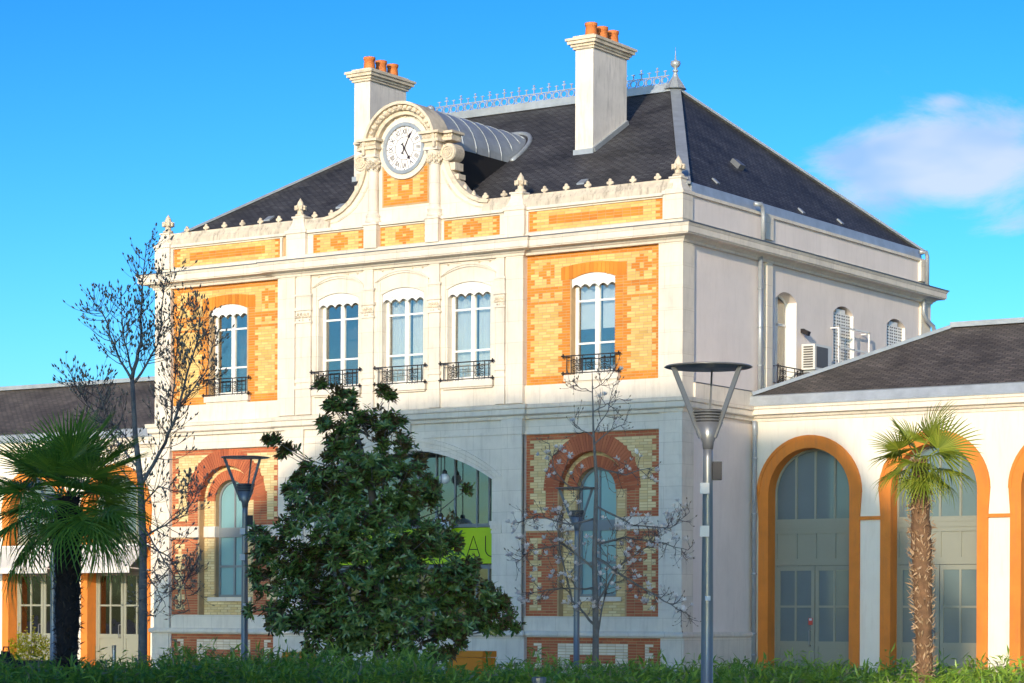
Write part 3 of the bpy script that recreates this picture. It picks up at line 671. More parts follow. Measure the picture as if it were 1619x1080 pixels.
for px, py, yy, r in ((697, 834, .22, .26), (703, 757, .42, .13)):
    d = at(px, py, 1) - EYE; t = (yy - EYE.y) / d.y; p = EYE + d * t
    go = thing('globe_lamp', {697: 'large white globe lamp hanging in the porch above the green sign', 703: 'small white globe lamp hanging higher up under the porch arch'}[px], 'lamp', p, 'globe lamps in the station porch')
    MB().lathe(p, [(r * math.sin(R(a)) + .001, -r * math.cos(R(a))) for a in range(0, 181, 12)], 20).build('globe', M['globe'], go, True)
    rd = MB().tube([p + Vector((0, 0, r)), (p.x, p.y, 5.46)], .012, 6); rd.lathe((p.x, p.y, p.z + r), [(.06, -.02), (.06, .05), (.02, .09)], 10); rd.build('hanging_rod', M['iron'], go)

# --- attic, coping, pedestals, finials
at_ = MB()
for x0, x1 in ((-4.2, -.5), (-15.25, -11.55), (XC - 3.0, XC + 2.9)): at_.box(x0, x1, .03 if x0 > -12 and x1 < -4.3 else .06, .34, 10.925, 10.97); 
at_.box(-15.3, -.45, .0, .36, 10.965, 11.03); at_.box(XC - 3.2, XC + 3.2, -.03, .3, 10.965, 11.04)
for x0, x1 in ((-4.24, -4.19), (-.56, -.5), (-15.25, -15.19), (-11.63, -11.57), (-4.985, -4.80), (-6.98, -6.6), (-8.96, -8.58), (-10.75, -10.575)): at_.box(x0, x1, .045, .3, 10.44, 10.95)
at_.build('attic_wall', M['stone'], B)
cp = MB(); cp.sweep([(-15.35, .0), (XC - 2.3, .0)], [(-.3, 11.03), (0, 11.03), (-.02, 11.16), (-.10, 11.30), (-.10, 11.34), (-.3, 11.34)]); cp.sweep([(XC + 2.3, .0), (-.3, .0)], [(-.3, 11.03), (0, 11.03), (-.02, 11.16), (-.10, 11.30), (-.10, 11.34), (-.3, 11.34)])
islands(cp, 'coping', M['coping'], B)
flm = MB(); flm.box(-.025, .025, -.03, .03, 0, .06)
for dx, dz, r in ((0, .14, .042), (-.055, .085, .036), (.055, .085, .036), (0, .075, .045)): flm.lathe((dx, 0, dz), [(.006, -.03), (r, -.02), (r * 1.05, 0), (r, .02), (.006, .03)], 8, 'y')
flme, flc = flm.mesh('fleuron', M['stone_w'], origin=Vector((0, 0, 0)))
for x in (-3.83, -3.23, -2.64, -2.04, -1.43, -.78, -4.97, -5.50): place('fleuron', flme, (x, .2, 11.335), B); place('fleuron', flme, (2 * XC - x - .08, .2, 11.335), B)
def finial(x, y, z, s=1.0):
    m = MB(); pr = [(.12, 0), (.15, .02), (.15, .06), (.09, .09), (.085, .16), (.12, .22), (.16, .27), (.13, .30), (.10, .34), (.085, .40), (.05, .46), (.02, .50), (.005, .53)]
    m.lathe((x, y, z), [(r * s, h * s) for r, h in pr], 12)
    for k in range(8):
        a = k * math.pi / 4; m.obox((x + .15 * s * math.cos(a), y + .15 * s * math.sin(a), z + .25 * s), (.025 * s * math.cos(a), .025 * s * math.sin(a), 0), (-.025 * s * math.sin(a), .025 * s * math.cos(a), 0), (0, 0, .06 * s))
    return m.build('finial', M['stone_w'], B)
def pedestal(x0, x1, y0, y1, zt, nm='pedestal'):
    m = MB(); xm, ym = (x0 + x1) / 2, (y0 + y1) / 2
    m.box(x0, x1, y0, y1, 10.42, 10.98); m.box(x0 - .03, x1 + .03, y0 - .03, y1 + .03, 10.98, 11.06)
    w = (x1 - x0) / 2; d = (y1 - y0) / 2; prof = [(1, 11.06), (.86, 11.10), (.7, 11.18), (.58, 11.28), (.56, zt - .05), (.66, zt - .04), (.66, zt)]
    for (a, za), (b, zb_) in zip(prof, prof[1:]):
        v = [(xm + sx * w * q, ym + sy * d * q, z) for q, z in ((a, za), (b, zb_)) for sx, sy in ((-1, -1), (1, -1), (1, 1), (-1, 1))]
        m.add(v, [(0, 1, 5, 4), (1, 2, 6, 5), (2, 3, 7, 6), (3, 0, 4, 7), (4, 5, 6, 7)])
    return m.build(nm, M['stone'], B)
pedestal(-.50, 0, -.02, .44, 11.38); finial(-.25, .21, 11.38, .92)
pedestal(XL, XL + .5, -.02, .44, 11.38); finial(XL + .25, .21, 11.38, .92)
pedestal(-4.80, -4.23, -.06, .40, 11.42); finial(-4.48, .17, 11.42, .88)
pedestal(2 * XC + 4.19, 2 * XC + 4.80, -.06, .40, 11.42); finial(2 * XC + 4.46, .17, 11.42, .88)

# --- clock gable
CZ = 12.77
gb = MB(); side = [(1.18, 12.45), (1.22, 12.25), (1.30, 12.05), (1.45, 11.82), (1.65, 11.60), (1.90, 11.43), (2.2, 11.30), (2.45, 11.26), (2.45, 11.04)]
rt_ = [(XC + a, b) for a, b in side]; lf_ = [(XC - a, b) for a, b in side]
poly = lf_[::-1][:1] + rt_[::-1] + [(XC + 1.10, 12.9)] + rad_arc(XC, CZ, 1.03, 8, 172, 20) + [(XC - 1.10, 12.9)] + lf_[:-1]
gb.prism(poly, .09, .42); gbo = gb.build('clock_gable', M['stone'], B)
for s in (-1, 1):                                    # thick scrolled edge of the sweeping shoulders
    sw = MB(); i_ = [(XC + s * (a - .02), b - .02) for a, b in side[:-1]]; o_ = [(XC + s * (a + .10 * (1 - i / 9)), b + .06) for i, (a, b) in enumerate(side[:-1])]
    sw.ring(i_, o_, .02, .40)
    i_ = [(XC + s * (a - .16), b - .12) for a, b in side[1:-1]]; o_ = [(XC + s * (a - .12), b - .09) for a, b in side[1:-1]]; sw.ring(i_, o_, .075, .2)
    sw.lathe((XC + s * 1.30, .22, 12.55), [(.005, -.24), (.20, -.22), (.22, -.18), (.22, .18), (.005, .2)], 20, 'y')
    for r in (.15, .09, .04): sw.lathe((XC + s * 1.30, .0, 12.55), [(r, 0), (r, -.03), (r - .025, -.035), (r - .03, 0)], 18, 'y')
    xa, xb = sorted((XC + s * 1.26, XC + s * 1.48)); sw.box(xa, xb, .06, .4, 12.12, 12.30); xa, xb = sorted((XC + s * 1.36, XC + s * 1.56)); sw.box(xa, xb, .1, .38, 11.9, 12.02)
    for q, (a, b) in enumerate(side[3:7]): sw.lathe((XC + s * (a + .03), .2, b + .06), [(.05, -.05), (.06, 0), (.05, .05), (.03, .09), (.005, .12)], 8)
    sw.build('scroll', M['stone_w'], gbo)
for s in (-1, 1):
    co = MB(); cl = MB(); x = XC + s * .92; y = .02
    co.box(x - .19, x + .19, -.12, .15, 10.42, 10.98); co.box(x - .22, x + .22, -.15, .15, 10.98, 11.04)
    co.lathe((x, y, 11.04), [(.19, 0), (.20, .05), (.165, .10), (.19, .17), (.15, .22), (.135, .25), (.125, 1.24), (.145, 1.26), (.13, 1.28), (.15, 1.42), (.19, 1.55), (.19, 1.57)], 18)
    co.box(x - .2, x + .2, -.18, .2, 12.61, 12.68)
    cl.box(x - .19, x + .19, -.16, .3, 12.68, 12.80); cl.box(x - .25, x + .25, -.22, .4, 12.80, 12.86); cl.box(x - .22, x + .22, -.2, .4, 12.86, 12.99); cl.box(x - .30, x + .30, -.28, .45, 12.99, 13.05)
    xa, xb = sorted((x + s * .05, x + s * .50)); cl.box(xa, xb, -.0, .4, 12.83, 12.9); cl.box(xa, xb, .03, .4, 12.9, 12.99); xa, xb = sorted((x, x + s * .56)); cl.box(xa, xb, -.06, .45, 12.99, 13.05)
    for k_ in range(10):
        a = math.pi + k_ * math.pi / 9; r = .17
        for h in (12.36, 12.46): cl.lathe((x + r * math.cos(a), y + r * math.sin(a), h + .04 * (k_ % 2)), [(.004, -.05), (.03, -.02), (.038, .02), (.02, .045), (.004, .05)], 6)
    for k_ in range(8): cl.lathe((x - .2 + k_ * .057, -.21, 12.925), [(.004, -.05), (.025, -.02), (.028, .02), (.004, .05)], 6)
    for k_ in range(4): cl.lathe((x + s * (.28 + k_ * .07), .02, 12.945), [(.004, -.04), (.025, -.02), (.028, .02), (.004, .04)], 6)
    co.build('column', M['stone'], gbo, False); cl.build('capital_and_entablature', M['stone_w'], gbo)
av = MB()
for r0, r1, y0 in ((.80, .90, -.05), (.90, 1.02, -.14), (1.02, 1.09, -.24)): av.ring(rad_arc(XC, CZ, r0, 186, -6, 32), rad_arc(XC, CZ, r1, 186, -6, 32), y0, .42)
for k_ in range(19):                                  # garland round the arch
    a = R(8 + k_ * 164 / 18); x, z = XC + .955 * math.cos(a), CZ + .955 * math.sin(a); r = .055 + .016 * (k_ % 3 == 0)
    av.lathe((x, -.14, z), [(r, 0), (r, -.03), (r * .7, -.06), (.005, -.075)], 7, 'y')
    av.lathe((x + .03, -.13, z + .02), [(r * .7, 0), (r * .7, -.04), (.005, -.06)], 6, 'y')
av.build('clock_arch', M['stone_w'], gbo)
hd = MB()
hd.ring(rad_arc(XC, CZ, .62, 0, 360, 48)[:-1], rad_arc(XC, CZ, .74, 0, 360, 48)[:-1], .02, .2, closed=True)
for k_ in range(9):
    a = R(0 + k_ * 180 / 8); hd.lathe((XC + .765 * math.cos(a), .06, CZ + .765 * math.sin(a)), [(.03, .03), (.03, 0), (.015, -.02), (.004, -.025)], 8, 'y')
hd.build('clock_surround', M['stone'], gbo)
ck = MB().lathe((XC, .04, CZ), [(.57, .1), (.57, 0)], 48, 'y').build('clock', M['clock_face'], B)
MB().ring(rad_arc(XC, CZ, .535, 0, 360, 48)[:-1], rad_arc(XC, CZ, .62, 0, 360, 48)[:-1], -.02, .1, closed=True).build('clock_bezel', M['zinc'], ck)
tk = MB(); tk.ring(rad_arc(XC, CZ, .272, 0, 360, 40)[:-1], rad_arc(XC, CZ, .281, 0, 360, 40)[:-1], .034, .05, closed=True)
for h in range(12):
    a = R(90 - 30 * h - 15); u = Vector((math.cos(a), 0, math.sin(a))); c0 = Vector((XC, .036, CZ)); tk.bar(c0 + u * .28, c0 + u * .535, .008, .006, (0, 1, 0))
    a = R(90 - 30 * h); u = Vector((math.cos(a), 0, math.sin(a))); tk.obox(c0 + u * .515, (.012, 0, 0), (0, .004, 0), (0, 0, .012))
tk.build('dial_marking', M['black'], ck)
for h, t in enumerate(('XII', 'I', 'II', 'III', 'IIII', 'V', 'VI', 'VII', 'VIII', 'IX', 'X', 'XI')):
    me = text_mesh(t, .185, .003); me.materials.append(M['black'])
    n_ = len(t); sxx = {1: .9, 2: .78, 3: .62, 4: .52}[n_]
    a = -30 * h
    mt = Matrix.Translation((0, 0, 0)) @ Matrix.Rotation(R(a), 4, 'Y').inverted() @ Matrix.Rotation(R(90), 4, 'X') @ Matrix.Diagonal((sxx, 1, 1, 1))
    me.transform(mt); th = R(90 - 30 * h)
    o = place('numeral', me, (XC + .405 * math.cos(th), .034, CZ + .405 * math.sin(th)), ck)
def hand(ang, ln, w, y, nm):
    a = R(90 - ang); u = Vector((math.cos(a), 0, math.sin(a))); p = Vector((-u.z, 0, u.x)); c0 = Vector((XC, y, CZ)); m = MB()
    m.add([c0 - u * .13 + p * w, c0 - u * .13 - p * w, c0 + u * ln * .72 - p * w * .7, c0 + u * ln * .72 + p * w * .7] , [(0, 1, 2, 3)])
    m.add([c0 + u * ln * .72 - p * w * 2.4, c0 + u * ln, c0 + u * ln * .72 + p * w * 2.4, c0 + u * ln * .66], [(0, 1, 2, 3)])
    m.lathe(c0, [(.035, 0), (.035, -.012), (.01, -.016)], 12, 'y'); m.obox(c0 - u * .13, p * .045, (0, .004, 0), u * .012)
    m.build(nm, M['black'], ck)
hand(27, .42, .016, .022, 'minute_hand'); hand(150, .33, .02, .028, 'hour_hand')

# --- main roof
EV = 11.24; RX0, RX1, RY, RZ = -11.76, -4.07, 6.6, 14.94
def quad_uv(name, quads, mat, parent):
    me = bpy.data.meshes.new(name); v = []; f = []; uvs = []
    for q in quads:
        p = [Vector(t) for t in q]; b = len(v); v += p; f.append(tuple(range(b, b + len(p))))
        ux_ = (p[1] - p[0]).normalized(); nn = ux_.cross(p[2] - p[0]).normalized(); uy = nn.cross(ux_); uvs += [((t - p[0]).dot(ux_), (t - p[0]).dot(uy)) for t in p]
    c = sum(v, Vector()) / len(v); me.from_pydata([t - c for t in v], [], f); l = me.uv_layers.new(name='UVMap')
    for i, u in enumerate(uvs): l.data[i].uv = u
    me.materials.append(mat); return place(name, me, c, parent)
ex0, ex1, ey0, ey1 = XL + .25, -.12, .28, DEP - .15
A_, B_, C_, D_ = (ex0, ey0, EV), (ex1, ey0, EV), (ex1, ey1, EV), (ex0, ey1, EV); L_, Q_ = (RX0, RY, RZ), (RX1, RY, RZ)
roof = quad_uv('roof', [(A_, B_, Q_, L_), (B_, C_, Q_), (C_, D_, L_, Q_), (D_, A_, L_)], M['slate'], B)
def strip(a, b, w, h, mat, nm, parent, up=(0, 0, 1)): return MB().bar(a, b, w, h, up).build(nm, mat, parent)
hp = MB()
for a, b in ((B_, Q_), (C_, Q_), (A_, L_), (D_, L_)):
    hp.bar(Vector(a) + Vector((0, 0, .02)), Vector(b) + Vector((0, 0, .02)), .26, .06)
islands(hp, 'hip_flashing', M['zinc'], roof)
rg = MB(); rg.bar((RX0, RY, RZ + .04), (RX1, RY, RZ + .04), .34, .2); rg.lathe((RX1, RY, RZ), [(.3, .0), (.22, .12), (.08, .32), (.05, .42), (.06, .44)], 8)
rg.lathe((RX0, RY, RZ), [(.3, .0), (.22, .12), (.10, .16)], 8); rg.build('ridge_flashing', M['zinc'], roof)
for x in (RX1, RX0):
    m = MB(); m.lathe((x, RY, RZ + (.44 if x == RX1 else .14)), [(.05, 0), (.09, .03), (.05, .06), (.04, .1), (.10, .14), (.135, .20), (.12, .27), (.04, .30), (.02, .33), (.010, .5), (.003, .64)] if x == RX1 else [(.08, 0), (.05, .1), (.11, .16), (.13, .22), (.10, .28), (.02, .32)], 14); m.build('ridge_finial', M['zinc'], roof, True)
crm = MB()
crm.ring(rad_arc(0, .13, .075, 0, 360, 14)[:-1], rad_arc(0, .13, .098, 0, 360, 14)[:-1], -.012, .012, closed=True)
crm.box(-.118, .118, -.014, .014, .005, .03); crm.box(-.118, .118, -.014, .014, .225, .25); crm.box(-.117, -.098, -.01, .01, .03, .225)
cr1 = MB(); cr1.v = list(crm.v); cr1.f = list(crm.f); cr1.box(-.012, .012, -.012, .012, .25, .46); cr1.box(-.06, .06, -.012, .012, .36, .385); cr1.box(-.03, .03, -.012, .012, .44, .47)
cr2 = MB(); cr2.v = list(crm.v); cr2.f = list(crm.f); cr2.box(-.012, .012, -.012, .012, .25, .38); cr2.box(-.05, .05, -.012, .012, .35, .375)
m1 = cr1.mesh('crest_ring', M['zinc'], origin=Vector((0, 0, 0)))[0]; m2 = cr2.mesh('crest_ring', M['zinc'], origin=Vector((0, 0, 0)))[0]
n_ = 31
for i in range(n_): place('crest_ring', m1 if i % 2 else m2, (RX0 + .3 + (RX1 - RX0 - .6) * i / (n_ - 1), RY, RZ + .138), roof)
# barrel dormer behind the clock
bd = MB(); n = 18
def roofz(y): return EV + (y - ey0) * (RZ - EV) / (RY - ey0)
def roofy(z): return ey0 + (z - EV) * (RY - ey0) / (RZ - EV)
pr = []
for i in range(n + 1):
    a = R(180 * i / n); pr.append((XC + 1.06 * math.cos(a), CZ + 1.06 * math.sin(a)))
for (x0, z0), (x1, z1) in zip(pr, pr[1:]): bd.add([(x0, .40, z0), (x1, .40, z1), (x1, roofy(z1), z1), (x0, roofy(z0), z0)], [(0, 3, 2, 1)])
for k_ in range(1, 8):                               # standing seams
    y = .45 + k_ * .55; pp = [(x, y, z) for x, z in rad_arc(XC, CZ, 1.065, 0, 180, 20) if y < roofy(z)]
    seg = [p for p in pp if p[0] >= XC]; 
    for sg_ in (seg, [p for p in pp if p[0] < XC]):
        if len(sg_) > 2: bd.tube(sg_, .014, 4)
lip = [(XC + 1.16 * math.cos(R(180 * i / n)), roofy(CZ + 1.10 * math.sin(R(180 * i / n))) + .05, CZ + 1.10 * math.sin(R(180 * i / n)) + .03) for i in range(n + 1)]
bd.tube(lip, .06, 6); bd.build('barrel_dormer', M['zinc'], roof, True)
ckm = MB()
for s in (-1, 1):
    x = XC + s * 1.05; ckm.add([(x, .4, roofz(.4)), (x, .4, CZ), (x, roofy(CZ), CZ)], [(0, 1, 2)])
islands(ckm, 'dormer_cheek', M['slate'], roof)
tl = MB()
for x, y in ((-3.3, 1.0), (-10.6, 1.2), (-12.7, .9)): tl.obox((x, y, roofz(y) + .02), (.1, 0, 0), (0, .1, .0586), (0, 0, .02))
for y, t in ((2.4, .10), (6.4, .06), (8.6, .07)):
    sx = ex1 + (RX1 - ex1) * t; z = EV + (RZ - EV) * t; tl.obox((sx, y, z + .03), (.07, 0, -.065), (0, .06, 0), (.012, 0, .012))
islands(tl, 'roof_vent', M['zinc'], roof)
sk = MB(); t = .33; sk.obox((ex1 + (RX1 - ex1) * t, 5.1, EV + (RZ - EV) * t + .08), (.11, 0, -.09), (0, .14, 0), (.04, 0, .05)); sk.build('skylight', M['zinc_d'], roof)
# gutter round the foot of the roof at the sides
gt = MB(); gt.sweep([(XR - .06, .46), (XR - .06, DEP - .5)], [(-.2, 11.03), (.02, 11.03), (.02, 11.07), (.0, 11.28), (-.03, 11.30), (-.2, 11.28)])
gt.sweep([(XL + .06, DEP - .1), (XL + .06, .46)], [(-.2, 11.03), (.02, 11.03), (.0, 11.28), (-.2, 11.28)]); islands(gt, 'gutter', M['zinc'], roof)
# chimneys
for x0 in (-4.71, -11.50):
    x1, y0, y1 = x0 + .51, 2.88, 4.44; ch = MB(); ch.box(x0, x1, y0, y1, 12.4, 15.38); cho = ch.build('chimney', M['white_dirty'], B)
    c = MB()
    for o, za, zb_ in ((.05, 15.30, 15.36), (.09, 15.36, 15.42), (.15, 15.42, 15.50), (.19, 15.50, 15.56)): c.box(x0 - o, x1 + o, y0 - o, y1 + o, za, zb_)
    c.box(x0 - .05, x1 + .05, y0 - .05, y1 + .05, 15.56, 15.63); c.build('chimney_cap', M['stone_w'], cho)
    f = MB(); f.box(x0 - .03, x1 + .03, y0 - .05, y0 - .001, 12.60, 12.86); f.bar((x1 + .03, y0, roofz(y0) + .06), (x1 + .03, y1, roofz(y1) + .06), .06, .12); f.build('chimney_flashing', M['zinc'], cho)
    for k_, yy in enumerate((3.18, 3.68, 4.18)):
        MB().lathe(((x0 + x1) / 2, yy, 15.62), [(.17, 0), (.155, .05), (.135, .28), (.155, .29), (.16, .36), (.13, .37), (.12, .3), (.115, .1)], 16).build('chimney_pot', M['terracotta'], cho, True)
# --- right side wall with its windows
TS = lambda u, d, z: (XR - .06 - d, u, z)
sw_ = MB(); wall_open(sw_, .5, 12.62, 0, 9.95, [(5.05, .54, 7.05, 9.13, .19), (8.12, .56, 7.05, 9.12, .19), (11.18, .56, 7.05, 9.12, .19)], 0, .45, TS)
sw_.prism([(.5, 10.3), (12.9, 10.3), (12.9, 11.0), (.5, 11.0)], -.02, .2, TS); sw_.build('side_wall', M['render'], B)
sd = MB(); sd.box(-.05, .03, 3.92, 4.20, 1.19, 9.92); sd.box(-.05, .02, 3.85, 4.25, 10.45, 10.98); sd.box(-.05, .04, 12.5, 12.9, 10.45, 11.0)
sd.box(-.2, .02, .46, 13.0, 10.98, 11.05); sd.box(-.05, .05, .5, 3.15, 6.45, 6.78); sd.build('side_trim', M['stone'], B)
boxpart('side_ledge_flashing', M['zinc_d'], B, -.05, .065, .5, 3.15, 6.785, 6.80)
for k_, (yc, w) in enumerate(((5.05, .54), (8.12, .56), (11.18, .56))):
    f = MB(); xo = -.06 - .30
    pts_i = [(yc - w + .06, 7.1)] + [(u, z - .05) for u, z in arc(yc, w - .05, 9.13, .18)] + [(yc + w - .06, 7.1)]
    pts_o = [(yc - w, 7.06)] + arc(yc, w, 9.13, .19) + [(yc + w, 7.06)]
    f.ring(pts_i, pts_o, .28, .34, TS); f.box(xo + .0, xo + .05, yc - .03, yc + .03, 7.1, 9.25); f.box(xo, xo + .05, yc - w + .06, yc + w - .06, 8.55, 8.6)
    # bright painted reveal lining
    f.prism([(yc + w - .012, 7.06), (yc + w - .001, 7.06), (yc + w - .001, 9.12), (yc + w - .012, 9.12)], .0, .28, TS)
    w_ = f.build('side_window', M['white'], B)
    if k_ == 0:
        for a, b in ((yc - w + .05, yc - .03), (yc + .03, yc + w - .05)): MB().box(xo + .01, xo + .016, a, b, 7.1, 9.2).build('pane', M['glass'], w_)
        rl = MB(); railing(rl, 0, 0, hw=.62); rl.v = [(x_ and (.05 - .0) - y_ if False else .06 + y_ * -1, yc + x_, z_) for x_, y_, z_ in rl.v]; rl.build('railing', M['iron'], w_)
        MB().box(xo - .18, xo - .175, yc - w, yc + w, 7.1, 9.3).build('curtain', M['curtain'], w_)
    else:
        s = MB()
        for a in range(4):
            u0 = yc - w + .04 + a * (2 * w - .08) / 4; u1 = u0 + (2 * w - .08) / 4 - .01
            s.box(-.16, -.14, u0, u1, 7.08, 9.14 + (.1 if a in (1, 2) else 0))
        sh = s.build('shutter', M['white'], w_); lv = MB()
        for a in range(4):
            u0 = yc - w + .04 + a * (2 * w - .08) / 4; u1 = u0 + (2 * w - .08) / 4 - .01
            for r in range(26):
                z = 7.16 + r * .077
                for q in (0, 1):
                    ua = u0 + .035 + q * ((u1 - u0) / 2 - .01); lv.obox((-.137, ua + .045, z), (.002, 0, 0), (0, .038, 0), (0, 0, .014))
        lv.build('louvre_slots', M['ac_dark'], sh, kind='stuff')
    MB().box(-.02 - .04, .05, yc - w - .08, yc + w + .08, 6.95, 7.05).build('sill', M['stone'], w_)
gr = MB()                                            # white guard rail in front of the second side window
for z in (8.73, 8.22, 7.7): gr.bar((.16, 7.4, z), (.16, 9.15, z), .04)
for y in (7.42, 8.25, 9.13): gr.bar((.16, y, 7.0), (.16, y, 8.75), .04)
for y in (7.42, 9.13): gr.bar((-.06, y, 8.70), (.16, y, 8.70), .03)
gr.build('guard_rail', M['white'], B)
wl_ = MB(); wl_.box(-.06, .02, 5.80, 5.9, 8.42, 8.52); wl_.obox((.08, 5.85, 8.42), (.06, 0, -.03), (0, .07, 0), (.02, 0, .05)); wl_.build('wall_light', M['iron'], B)
# downpipes
dp = MB(); dp.tube([(.10, 3.15, 11.16), (.16, 3.35, 11.18), (.16, 3.45, 11.10), (.14, 3.5, 10.9), (.14, 3.5, 10.33)], .055, 10)
dp.tube([(.07, 3.5, 9.98), (.07, 3.5, 6.62)], .055, 10)
for z in (9.2, 8.3, 7.4): dp.lathe((.07, 3.5, z), [(.066, 0), (.066, .04)], 10)
dp.build('downpipe', M['zinc'], B, True)
dp = MB(); dp.tube([(.06, 12.35, 11.2), (.16, 12.55, 11.2), (.16, 12.62, 11.1), (.14, 12.65, 10.33)], .055, 10); dp.tube([(.07, 12.6, 9.98), (.07, 12.6, 9.6), (.10, 12.75, 9.42), (.12, 13.1, 9.3), (.12, 13.22, 9.1), (.10, 13.24, 7.0)], .055, 10)
dp.build('downpipe', M['zinc'], B, True)

# --- air conditioner
ac = thing('air_conditioner', 'beige outdoor air conditioning unit on the side wall beside the tall side window', 'air conditioner', (.35, 6.1, 7.46))
MB().box(.06, .42, 5.62, 6.52, 7.50, 8.12).build('casing', M['plastic_w'], ac)
m = MB()
for i in range(9): m.box(.12, .37, 5.606, 5.62, 7.55 + i * .06, 7.585 + i * .06)
m.build('side_grille', M['ac_dark'], ac); m = MB(); m.box(.42, .43, 5.7, 6.3, 7.56, 8.06); m.build('fan_grille', M['ac_dark'], ac)
m = MB(); m.box(-.06, .42, 5.7, 5.76, 7.44, 7.5); m.box(-.06, .42, 6.38, 6.44, 7.44, 7.5); m.build('bracket', M['zinc'], ac)

